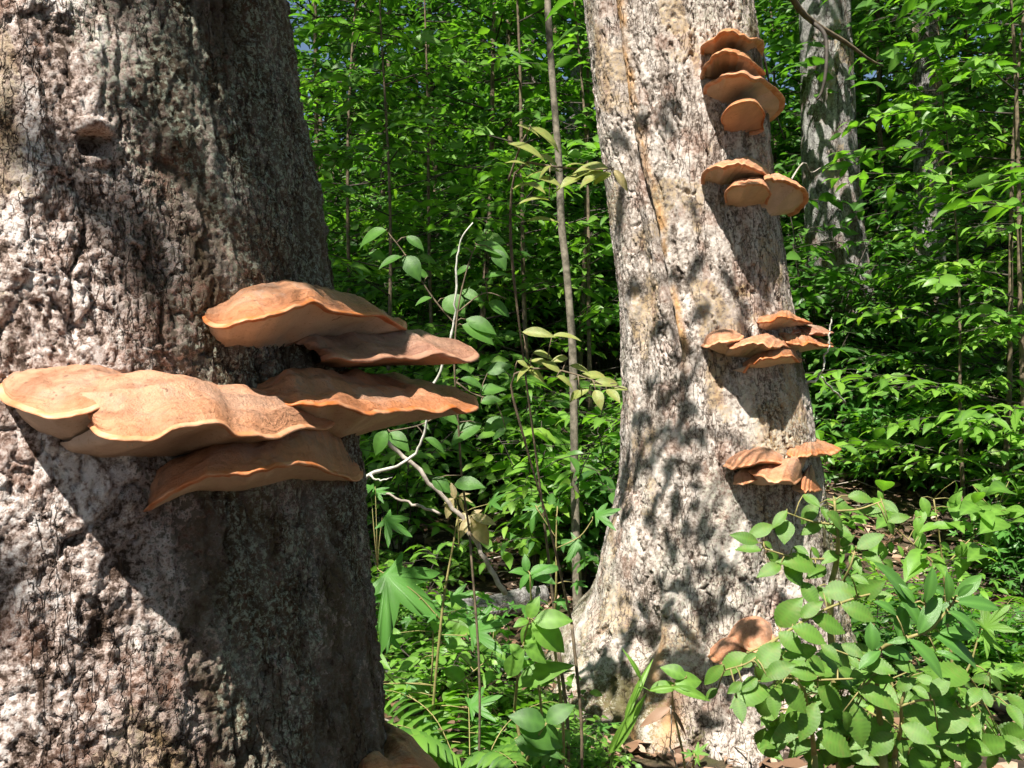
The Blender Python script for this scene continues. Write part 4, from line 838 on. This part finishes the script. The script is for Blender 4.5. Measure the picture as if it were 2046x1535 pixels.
beech_low = [(1105, 1042, 955, 1075, 1.2), (970, 1160, 1205, 1252), (890, 1290, 935, 1402), (1180, 1382, 1000, 1392, 1.2), (1240, 1320, 1422, 1318, 1.3), (1230, 1372, 1405, 1465, 1.2), (1440, 1405, 1612, 1288, 1.4), (1185, 1420, 1058, 1535, 1.3), (1210, 1430, 1258, 1545, 1.2), (1200, 1160, 1305, 1108, 1.2), (1290, 1140, 1388, 1225, 1.1), (1400, 1195, 1502, 1110, 1.3), (1100, 1250, 1200, 1350, 1.1), (1350, 1480, 1450, 1550, 1.3), (1460, 1500, 1600, 1560, 1.3), (960, 1240, 1000, 1480, 1.0), (1000, 1000, 1180, 1060), (1050, 1100, 1180, 1110), (1320, 1060, 1200, 1010), (880, 900, 1000, 960), (760, 900, 860, 990), (920, 960, 985, 1040), (1120, 1180, 1040, 1230)]
sprig('beech_sapling', 'serrate leaved sapling reaching up over the low bracket cluster, yellowing leaves', 'sapling', 'serrate', MAT_LEAF_BEECH, beech_hi, zb, 2.45, [[(815, 760, .1, .009), (820, 560, .05, .009), (850, 430, .05, .008), (862, 280, 0, .006), (850, 180, 0, .004), (840, 60, 0, .003)], [(850, 400, .05, .004), (700, 400, 0, .003), (560, 380, -.03, .0025), (430, 340, -.05, .002)], [(845, 200, 0, .003), (700, 180, 0, .0025), (560, 130, -.02, .002)], [(855, 120, 0, .003), (980, 110, 0, .0025), (1115, 65, 0, .002)], [(870, 570, .05, .004), (930, 450, 0, .003), (960, 350, 0, .002)]], 0.55)
sprig('beech_sapling', 'serrate leaved sapling with a straight leafy twig crossing the foot of the pale trunk', 'sapling', 'serrate', MAT_LEAF_BEECH, beech_mid, zb, 2.2, [[(720, 1540, .1, .007), (710, 1420, .05, .006), (680, 1250, .03, .005), (660, 1160, 0, .004), (580, 1075, 0, .003), (515, 945, 0, .003), (500, 860, 0, .003)], [(330, 952, -.02, .002), (500, 868, 0, .0035), (650, 770, 0, .0035), (800, 690, .02, .003), (960, 630, .03, .003), (1110, 592, .05, .002)], [(630, 1110, 0, .003), (760, 1108, 0, .0025), (950, 1100, 0, .002)], [(500, 870, 0, .003), (350, 1000, -.05, .002), (200, 1050, -.08, .002)]], 0.6)
sprig('beech_sapling', 'shaded serrate leaved sapling low beside the leathery leaved shrub', 'sapling', 'serrate', MAT_LEAF_BEECH, beech_low, zb, 2.1, [[(1190, 1560, .1, .006), (1230, 1380, .05, .005), (1230, 1250, 0, .004), (1240, 1150, 0, .003), (1100, 1060, 0, .002)], [(1230, 1260, 0, .003), (1320, 1230, 0, .003), (1420, 1225, 0, .002)]], 0.55)
laurel = [(1372, 655, 1412, 478, 1.2), (1500, 655, 1512, 508, 1.1), (1530, 642, 1682, 512, 1.1), (1545, 652, 1775, 682), (1332, 840, 1442, 640, 1.1), (1400, 805, 1542, 658, 1.1), (1215, 880, 1235, 685, 1.3), (1310, 660, 1240, 560), (1300, 690, 1115, 452, .8), (1205, 735, 1118, 648, 1.2), (1270, 865, 1468, 1060), (1395, 835, 1675, 972), (1110, 940, 1285, 965, 1.3), (1060, 940, 1065, 808, 1.7), (1500, 705, 1695, 812), (1640, 805, 1570, 700), (1430, 940, 1560, 985), (1110, 935, 1000, 1025, 1.1), (1350, 840, 1240, 560, .7), (1420, 800, 1580, 720, .9), (1480, 620, 1400, 560), (1560, 620, 1640, 560), (1290, 870, 1180, 880), (1620, 700, 1690, 610), (1450, 830, 1640, 850)]
sprig('leathery_shrub', 'evergreen shrub with long leathery leaves whorled at the twig tips', 'shrub', 'laurel', MAT_LEAF_LAUREL, laurel, zb, 2.05, [[(1120, 1500, .15, .009), (1090, 1150, .1, .008), (1105, 940, .05, .006), (1220, 880, .02, .005), (1330, 842, 0, .004), (1400, 815, 0, .004), (1500, 700, 0, .003), (1540, 645, 0, .003)], [(1330, 842, 0, .003), (1360, 740, 0, .003), (1372, 650, 0, .002)]], 0.5)
sprig('maple_sapling', 'sunlit yellow green maple sapling beside the leathery leaved shrub', 'sapling', 'maple', MAT_LEAF_LIGHT, [(1500, 1130, 1630, 1250), (1420, 1160, 1560, 1110), (1560, 1250, 1780, 1300), (1640, 1290, 1830, 1400), (1780, 1230, 1880, 1200), (1700, 1400, 1880, 1500), (1700, 820, 1860, 670), (1690, 830, 1840, 945), (1480, 1050, 1600, 1100), (1580, 1420, 1660, 1500), (1750, 1080, 1850, 1030)], zb, 2.6, [[(1640, 1560, .1, .006), (1620, 1350, 0, .005), (1560, 1180, 0, .004), (1640, 1000, 0, .003), (1690, 820, 0, .002)]], 0.5, width=1.1)
def fill(n, x0, x1, y0, y1, ln, seed, slope=0.0):
    q = random.Random(seed); out = []
    for _ in range(n):
        x = q.uniform(x0, x1); y = q.uniform(y0, y1)+slope*(x1-x)/(x1-x0); a = q.gauss(math.pi*0.35, 1.0); L = ln*q.uniform(.7, 1.25)
        out.append((x, y, x+L*math.cos(a)*q.choice((-1, 1)), y+L*math.sin(a)*0.75))
    return out
sprig('hornbeam_sapling', 'thick leafy sapling filling the space under the leathery leaved shrub', 'sapling', 'serrate', MAT_LEAF_BEECH, fill(100, 800, 1880, 1030, 1560, 165, 3), zb, 2.5, [[(1300, 1620, .1, .007), (1250, 1400, .05, .006), (1200, 1200, 0, .004), (1150, 1060, 0, .003)], [(1300, 1500, 0, .004), (1500, 1350, 0, .003), (1750, 1200, 0, .002)], [(1250, 1400, 0, .004), (1050, 1300, 0, .003), (880, 1200, 0, .002)]], 0.5, dj=0.22)
sprig('hornbeam_sapling', 'leafy sapling behind the straight twig at the foot of the pale trunk', 'sapling', 'serrate', MAT_LEAF_BEECH, fill(54, 380, 900, 930, 1560, 150, 4), zb, 2.55, [[(700, 1620, .1, .006), (660, 1400, .05, .005), (640, 1200, 0, .004), (620, 1000, 0, .003)]], 0.55, dj=0.16)
sprig('spicebush_shrub', 'bright leafy shrub on the litter strip behind the leathery leaved shrub', 'shrub', 'oval', MAT_LEAF_LIGHT, fill(60, 1080, 1880, -60, 420, 110, 5), zb, 4.2, [[(1500, 760, .1, .006), (1480, 500, .05, .005), (1450, 250, 0, .004), (1420, 50, 0, .003)], [(1480, 450, 0, .004), (1620, 300, 0, .003), (1780, 150, 0, .002)], [(1480, 480, 0, .004), (1320, 330, 0, .003), (1150, 180, 0, .002)]], 0.4, dj=0.25)
sprig('spicebush_shrub', 'leafy shrub with drooping oval leaves low beside the flaky trunk', 'shrub', 'oval', MAT_LEAF_LIGHT, fill(46, 20, 850, 700, 1560, 120, 6), zf, 4.0, [[(400, 1700, .1, .006), (420, 1400, .05, .005), (450, 1100, 0, .004), (460, 800, 0, .003)], [(430, 1300, 0, .004), (250, 1150, 0, .003), (120, 1000, 0, .002)], [(430, 1300, 0, .004), (600, 1150, 0, .003), (780, 1000, 0, .002)]], 0.45, dj=0.25)
oval_l = [(95, 355, 165, 195, 1.2), (95, 365, -10, 405), (135, 372, 412, 358, 1.1), (120, 380, 375, 582, 1.2), (135, 400, 40, 565, 1.2), (55, 575, 225, 692, 1.2), (0, 910, 360, 712, .8), (20, 740, 130, 700), (60, 500, 190, 590, 1.2), (-60, 560, 50, 680), (-80, 820, 30, 640)]
sprig('laurel_sprout', 'glowing yellow green sprout of oval leaves beside the mossy root', 'plant', 'oval', MAT_LEAF_LIGHT, oval_l, zl, 3.2, [[(-20, 1100, .1, .005), (0, 880, 0, .005), (30, 700, 0, .004), (60, 520, 0, .003), (100, 360, 0, .003)]], 0.6)
sprig('leafy_sprout', 'dark green sprout of broad oval leaves low at the mossy root', 'plant', 'oval', MAT_LEAF, [(240, 1205, 422, 1068, 1.2), (235, 1225, -20, 1150, 1.3), (20, 1250, 355, 1362, 1.1), (-20, 1345, 245, 1425, 1.2), (100, 1320, 190, 1480), (200, 1400, 340, 1470), (240, 1215, 330, 1330)], zl, 3.2, [[(60, 1560, .1, .005), (150, 1350, 0, .004), (240, 1210, 0, .003)]], 0.6)
sprig('leafy_sprout', 'small sprout with two oval leaves and one long blade before the roots', 'plant', 'oval', MAT_LEAF_LIGHT, [(1385, 835, 1205, 752, 1.2), (1290, 885, 1488, 850, 1.4), (1085, 940, 1300, 890, .9), (1260, 910, 1545, 1002, .5)], zl, 3.3, [[(1300, 1200, .2, .004), (1270, 1000, .05, .003), (1290, 885, 0, .002), (1385, 835, 0, .002)]], 0.55)
sprig('grass_tuft', 'tuft of bright broad grass blades at the foot of the pale trunk', 'grass', 'blade', MAT_BLADE, [(745, 1465, 1018, 1042, 1.6), (930, 1070, 1070, 745, 1.3), (1010, 850, 918, 648, 1.3), (880, 1180, 1000, 880, 1.3), (1080, 945, 1290, 900, 1.5)], zl, 3.2, [[(760, 1600, .1, .004), (800, 1400, .02, .003), (930, 1080, 0, .003), (1015, 860, 0, .002)]], 0.7, MAT_BLADE)
sprig('dried_leaf', 'curled straw coloured dry leaf dangling at the foot of the pale trunk', 'leaf', 'blade', MAT_LITTER, [(1255, 1078, 1028, 1215, 2.6), (1262, 1085, 1392, 1308, 1.0)], zl, 3.45, [[(1250, 1400, .1, .003), (1262, 1250, 0, .002), (1258, 1080, 0, .002)]], 0.6, MAT_GREY_TWIG)
sprig('maple_seedling', 'single maple seedling with toothed leaves poking up before the roots', 'seedling', 'maple', MAT_LEAF_LIGHT, [(1450, 1470, 1560, 1370), (1440, 1470, 1340, 1440), (1460, 1490, 1500, 1560)], zl, 2.7, [[(1440, 1560, .1, .004), (1450, 1475, 0, .003)]], 0.5)
yel = [(60, 512, 188, 605, .8), (0, 505, 95, 542, .8), (-40, 590, 115, 645, .8), (95, 640, 182, 672, .8), (62, 700, -30, 655), (418, 700, 285, 688, .9), (425, 706, 195, 742, .8), (400, 720, 298, 757, 1.1), (430, 722, 358, 764), (100, 748, 192, 772), (200, 720, 60, 706, .8), (330, 700, 240, 668, .7), (30, 770, 120, 800), (36, 948, 172, 935, .6), (150, 850, 20, 835, .6), (-20, 800, 75, 758), (160, 690, 100, 730), (290, 745, 210, 775), (250, 715, 310, 700, .8)]
sprig('witch_hazel_branch', 'yellowing leafy branch stretching across the slender stem towards the pale trunk', 'branch', 'oval', MAT_LEAF_YELLOW, yel+[(442, 708, 502, 788, .7)], zs, 3.0, [[(190, 2900, .5, .006), (110, 2200, .35, .005), (20, 1500, .15, .004), (-30, 1000, .05, .0035), (0, 700, 0, .003), (120, 690, 0, .005), (280, 705, 0, .004), (440, 706, 0, .002)], [(-40, 760, .05, .004), (20, 590, 0, .003), (60, 515, 0, .002)]], 0.35, MAT_STEM, alt=('oval', {19}, MAT_LEAF_RED))
yel2 = [(240, 152, 205, 192), (345, 108, 242, 88, .9), (388, 130, 298, 124, .8), (428, 152, 365, 146, .7), (342, 150, 390, 190), (300, 152, 322, 208, 1.1), (278, 150, 208, 186), (95, 48, 165, 78), (197, 30, 135, 38), (28, 68, 104, 104), (0, 40, 40, 62), (60, 60, 0, 95), (120, 60, 60, 30), (60, 10, 130, 20), (150, 100, 215, 130), (200, 60, 270, 72, .7), (20, -70, 130, -60, .7), (130, -50, 225, -62, .7)]
sprig('witch_hazel_branch', 'yellowing leafy branch hanging beside the dappled lower half of the pale trunk', 'branch', 'oval', MAT_LEAF_YELLOW, yel2, zm, 2.9, [[(210, 1050, .4, .005), (130, 700, .2, .004), (30, 350, .05, .0035), (-20, 110, 0, .003), (100, 70, 0, .004), (250, 100, 0, .003), (340, 140, 0, .002)]], 0.4, MAT_STEM)
sprig('maple_seedling', 'maple seedling with four broad leaves beside the root flare of the pale trunk', 'seedling', 'maple', MAT_LEAF_MAPLE, [(70, 600, 55, 700, 1.2), (290, 640, 395, 605, 1.3), (245, 720, 190, 810, 1.4), (215, 890, 270, 905, 1.3), (150, 950, 205, 1000, 1.2), (155, 610, 160, 570), (100, 600, 20, 610), (150, 640, 180, 660)], zm, 3.3, [[(140, 1100, .1, .005), (150, 900, 0, .004), (150, 720, 0, .003), (155, 600, 0, .002)], [(150, 760, 0, .002), (240, 715, 0, .002), (290, 650, 0, .0015)], [(150, 720, 0, .002), (75, 605, 0, .0015)]], 0.5)
sprig('five_leaf_seedling', 'seedling with a whorl of five pointed leaves among the litter', 'seedling', 'oval', MAT_LEAF_MAPLE, [(50, 860, -10, 840), (50, 860, 10, 910), (50, 860, 45, 925), (50, 860, 135, 885), (50, 860, 110, 820), (40, 850, 30, 790), (90, 850, 160, 830)], zm, 3.2, [[(60, 1080, .1, .004), (50, 860, 0, .003)]], 0.5)
# beside the flaky trunk
ov = [(195, 80, 55, 132, 1.2), (300, 115, 385, 172), (280, 225, 165, 255), (295, 222, 362, 318, 1.3), (665, 158, 835, 205, 1.1), (770, 185, 828, 278, 1.2), (605, 172, 535, 205), (595, 410, 695, 445), (505, 445, 600, 510, 1.8), (440, 445, 360, 462), (740, 470, 850, 520, 1.2), (600, 590, 755, 672, 1.1), (620, 560, 765, 620), (735, 850, 850, 808, 1.1), (590, 882, 702, 905), (692, 965, 815, 915, 1.3), (710, 1120, 555, 1212, 1.1), (720, 1165, 845, 1082, 1.2), (840, 1150, 770, 1195), (700, 1010, 800, 990, 1.2), (480, 1060, 570, 1100, 1.1), (210, 1170, 300, 1240, 1.2), (200, 1160, 130, 1270, 1.2), (400, 1200, 500, 1250), (560, 1450, 690, 1440, 1.2), (440, 1420, 530, 1480, 1.4), (720, 340, 820, 300), (420, 330, 330, 300), (100, 200, 180, 230), (650, 280, 560, 310)]
sprig('spicebush_shrub', 'shrub with broad oval leaves beside the bracket cluster of the flaky trunk', 'shrub', 'oval', MAT_LEAF, ov, ze, 3.3, [[(640, 1700, .2, .004), (600, 1400, .1, .004), (580, 1100, .05, .004), (560, 800, 0, .0035), (580, 500, 0, .003), (640, 250, 0, .003), (680, 160, 0, .002)], [(570, 900, 0, .004), (660, 960, 0, .003), (780, 1000, 0, .002)], [(575, 600, 0, .003), (440, 440, 0, .003), (300, 220, 0, .002), (200, 90, 0, .002)], [(575, 1000, .05, .004), (400, 1120, 0, .003), (210, 1165, 0, .002)], [(580, 520, 0, .003), (720, 420, 0, .002), (840, 450, 0, .002)]], 0.5, MAT_STEM)
sprig('maple_sapling', 'maple sapling with large jagged leaves against the edge of the flaky trunk', 'sapling', 'maple', MAT_LEAF_MAPLE, [(150, 520, 520, 800, 1.25), (640, 880, 880, 790, 1.2), (350, 1380, 560, 1510, 1.2), (640, 1290, 830, 1210, 1.2), (860, 1430, 600, 1500, 1.2), (300, 1400, 170, 1420), (170, 230, 340, 330, 1.2), (540, 690, 700, 640, .9), (200, 690, 120, 640), (500, 870, 590, 890), (150, 800, 110, 900, 1.3), (200, 880, 280, 960, 1.2), (150, 1150, 200, 1210), (300, 1150, 380, 1120, 1.1), (320, 1200, 270, 1240), (140, 60, 30, 80, 1.1), (110, 90, 240, 95, .8), (760, 160, 850, 100, 1.1), (480, 780, 400, 770)], zf, 3.7, [[(450, 1520, .1, .007), (455, 1310, .05, .006), (490, 920, 0, .0055), (520, 650, 0, .005), (565, 400, 0, .004), (595, 220, 0, .003)], [(500, 800, 0, .003), (350, 640, 0, .002), (150, 520, 0, .002)], [(495, 880, 0, .002), (640, 885, 0, .002)]], 0.45)
sprig('creeper_shoot', 'pale new creeper shoot of five pointed leaflets above the maple sapling', 'plant', 'oval', MAT_LEAF_RED, [(575, 130, 560, 50, .9), (575, 130, 515, 155, .8), (575, 130, 530, 225, .9), (600, 115, 650, 100, .5), (610, 120, 660, 140, .5), (600, 120, 625, 195, .5), (660, 235, 590, 225, 1.2), (660, 235, 610, 325, .9), (665, 235, 755, 370, 1.0), (670, 225, 790, 262, .8), (665, 225, 715, 190, .9)], zf, 3.6, [[(600, 400, .05, .003), (595, 220, 0, .003), (585, 130, 0, .002)], [(600, 260, 0, .002), (660, 235, 0, .0015)]], 0.7, root_to_ground=False)

# ------------------------------------------------------------------ twigs, logs, ferns, litter
def twig(name, label, cat, lines, mat, group=None):
    o = np.array(lines[0][0][:3]); parts = []
    for ln in lines:
        P = np.array([q[:3] for q in ln]); n = 5*len(P); C = catmull(P, n); rr = np.interp(np.linspace(0, 1, n), np.linspace(0, 1, len(ln)), [q[3] for q in ln])
        nz = Noise(len(P)*7); C = C+np.stack([nz.fbm(np.arange(n)*0.7+k*9, np.zeros(n), 2) for k in range(3)], 1)*rr[:, None]*3.0
        parts.append(tube(C, rr*(1+0.35*nz.fbm(np.arange(n)*1.3, np.ones(n), 2)), 7))
    V, F = join(parts); ob = link(name, mesh(name, V-o, F, mat), None); ob.location = o; tag(ob, label, cat, group); return ob
def pp(x, y, Y, r): return (*px(x, y, Y), r)
twig('dead_twig', 'crooked white lichen crusted twig standing behind the bracket cluster of the flaky trunk', 'twig',
     [[pp(700, 975, 2.78, 0.0058), pp(745, 948, 2.75, 0.0053), pp(795, 930, 2.70, 0.0047), pp(832, 900, 2.68, 0.0040), pp(850, 850, 2.66, 0.0035), pp(858, 790, 2.65, 0.0035), pp(880, 735, 2.64, 0.0035), pp(906, 655, 2.62, 0.0035), pp(911, 560, 2.60, 0.0030), pp(917, 490, 2.60, 0.0030), pp(927, 468, 2.60, 0.0023), pp(945, 445, 2.60, 0.0017)],
      [pp(738, 950, 2.75, 0.0035), pp(760, 960, 2.74, 0.0023), pp(785, 952, 2.73, 0.0017)]], MAT_WHITE_TWIG)
twig('dead_branch', 'bare grey branch slanting down through the gloom behind the maple sapling', 'branch', [[pp(750, 870, 3.6, .008), pp(800, 905, 3.6, .008), pp(850, 955, 3.6, .008), pp(900, 1010, 3.6, .009), pp(960, 1100, 3.6, .009), pp(1010, 1190, 3.6, .010)], [pp(770, 985, 3.5, .004), pp(830, 1010, 3.5, .005), pp(880, 1025, 3.5, .005)]], MAT_GREY_TWIG)
twig('dead_twig', 'thin crooked white twig standing beside the bracket clusters of the pale trunk', 'twig', [[pp(1608, 765, 4.5, .006), pp(1630, 762, 4.5, .006), pp(1642, 740, 4.5, .005), pp(1648, 715, 4.5, .005), pp(1656, 690, 4.5, .005), pp(1657, 660, 4.5, .004), pp(1663, 633, 4.5, .003)], [pp(1640, 752, 4.5, .004), pp(1665, 780, 4.6, .004), pp(1690, 805, 4.7, .004)]], MAT_WHITE_TWIG)
def log(name, label, a, b, r0, r1, mat, seed):
    a = np.array(a); b = np.array(b); P = catmull([a, a+(b-a)*.3+np.array([0, 0.03, .02]), a+(b-a)*.65+np.array([0, -.02, 0]), b], 60); nz = Noise(seed)
    V, Q, T = tube(P, np.linspace(r0, r1, 60), 28); th = np.tile(np.arange(28)/28*7, 60); L = np.repeat(np.arange(60)*0.06, 28); n = 60*28
    V[:n] += (V[:n]-np.repeat(P, 28, 0))*(0.5*nz.fbm(th*1.5, L*2, 4))[:, None]
    Vv, F = join([(V, Q, T)]); ob = link(name, mesh(name, Vv-a, F, mat, True, flat_bark(len(Vv)))); ob.location = a
    tag(ob, label, 'log'); return ob
g_ = lambda x, y, dz=0.0: (x, y, float(ground_z(x, y))+dz)
log('fallen_log', 'grey fallen log lying on the leaf litter beside the flaky trunk', g_(-1.0, 4.7, .05), g_(0.12, 5.1, .05), 0.06, 0.05, MAT_BARK_C, 51)
log('fallen_log', 'mossy rotting log on the slope behind the maple sapling', g_(-0.9, 5.5, .06), g_(0.2, 6.1, .06), 0.09, 0.07, MAT_BARK_C, 52)
log('weathered_log', 'bleached splintered wood lying beside the foot of the pale trunk', g_(1.95, 5.0, .06), g_(2.4, 4.3, .05), 0.05, 0.03, MAT_GREY_TWIG, 53)
log('broken_stub', 'short mossy stub of dead wood standing in the litter strip', g_(2.42, 5.35, -.05), g_(2.40, 5.37, .24), 0.05, 0.045, MAT_STEM, 54)

def make_fern(seed, n=8, ln=0.55):
    r = np.random.default_rng(seed); fo = Foliage(); st_ = []
    for k in range(n):
        a = k*6.283/n+r.uniform(-.3, .3); d = np.array([math.cos(a), math.sin(a), 0]); L = ln*r.uniform(.8, 1.15)
        P = catmull([np.zeros(3), d*L*.3+np.array([0, 0, L*.45]), d*L*.7+np.array([0, 0, L*.55]), d*L*1.05+np.array([0, 0, L*.42])], 22); st_.append(tube(P, np.linspace(.003, .001, 22), 4))
        for i in range(4, 22):
            f = (i-4)/17; pl = L*.26*math.sin(math.pi*min(1, f*.85+.15))**.8*(1-f*.55)+.008
            T = unit(P[min(i+1, 21)]-P[i-1]); sd = unit(np.cross(T, (0, 0, 1)))
            for s_ in (-1, 1): fo.add('simple', P[i], unit(sd*s_+T*.25-np.array([0, 0, .15])), unit(np.array([0, 0, 1])+T*.3), pl, r.random())
    V, F = join(st_); return mesh('stems', V, F, MAT_STEM_GREEN), fo.mesh('fronds', MAT_LEAF_LIGHT)
FE = make_fern(61)
for x, y, lb in ((2.75, 5.6, 'green fern spreading on the slope beyond the leathery leaved shrub'), (1.92, 5.75, 'green fern rising behind the low bracket cluster of the pale trunk'), (-0.15, 3.55, 'bright fern spreading below the maple sapling near the flaky trunk'), (2.3, 4.55, 'fern half hidden behind the leathery leaved shrub')):
    place('fern', FE, g_(x, y), rp.uniform(0, 6), rp.uniform(.75, 1.0), lb, 'fern', None)

def litter():
    global R
    R = np.random.default_rng(15); fo = Foliage()
    for k in range(9000):
        y = math.sqrt(R.uniform(2.0**2, 9.0**2)); x = R.uniform(-0.55, 0.58)*y
        if math.hypot(x-0.95, y-4.68) < 0.55: continue
        a = R.uniform(0, 6.28); z = float(ground_z(x, y)); ln = R.uniform(0.05, 0.13)
        fo.add(('simple', 'simple', 'round', 'maple_low')[R.integers(4)], np.array([x, y, z+R.uniform(0.004, 0.035)]), np.array([math.cos(a), math.sin(a), R.uniform(-.25, .3)]), unit(np.array([0, 0, 1])+R.normal(0, .4, 3)), ln, R.random()**1.2)
    tag(link('leaf_litter', fo.mesh('leaf_litter', MAT_LITTER)), 'brown fallen leaves covering the forest floor', 'leaf litter', kind='stuff')
    parts = []
    for k in range(260):
        y = math.sqrt(R.uniform(2.6**2, 8.5**2)); x = R.uniform(-0.5, 0.56)*y; a = R.uniform(0, 6.28); L = R.uniform(.12, .6); z = float(ground_z(x, y))
        if math.hypot(x-0.95, y-4.68) < 0.8: continue
        p = np.array([x, y, z+.015]); d = np.array([math.cos(a), math.sin(a), R.uniform(0, .18)]); parts.append(tube(np.array([p, p+d*L*.5+R.normal(0, .02, 3)+np.array([0, 0, .02]), p+d*L]), [R.uniform(.003, .008), .004, .002], 5))
    V, F = join(parts); tag(link('fallen_twigs', mesh('fallen_twigs', V, F, MAT_GREY_TWIG)), 'grey and brown twigs scattered over the forest floor', 'twigs', kind='stuff')
litter()
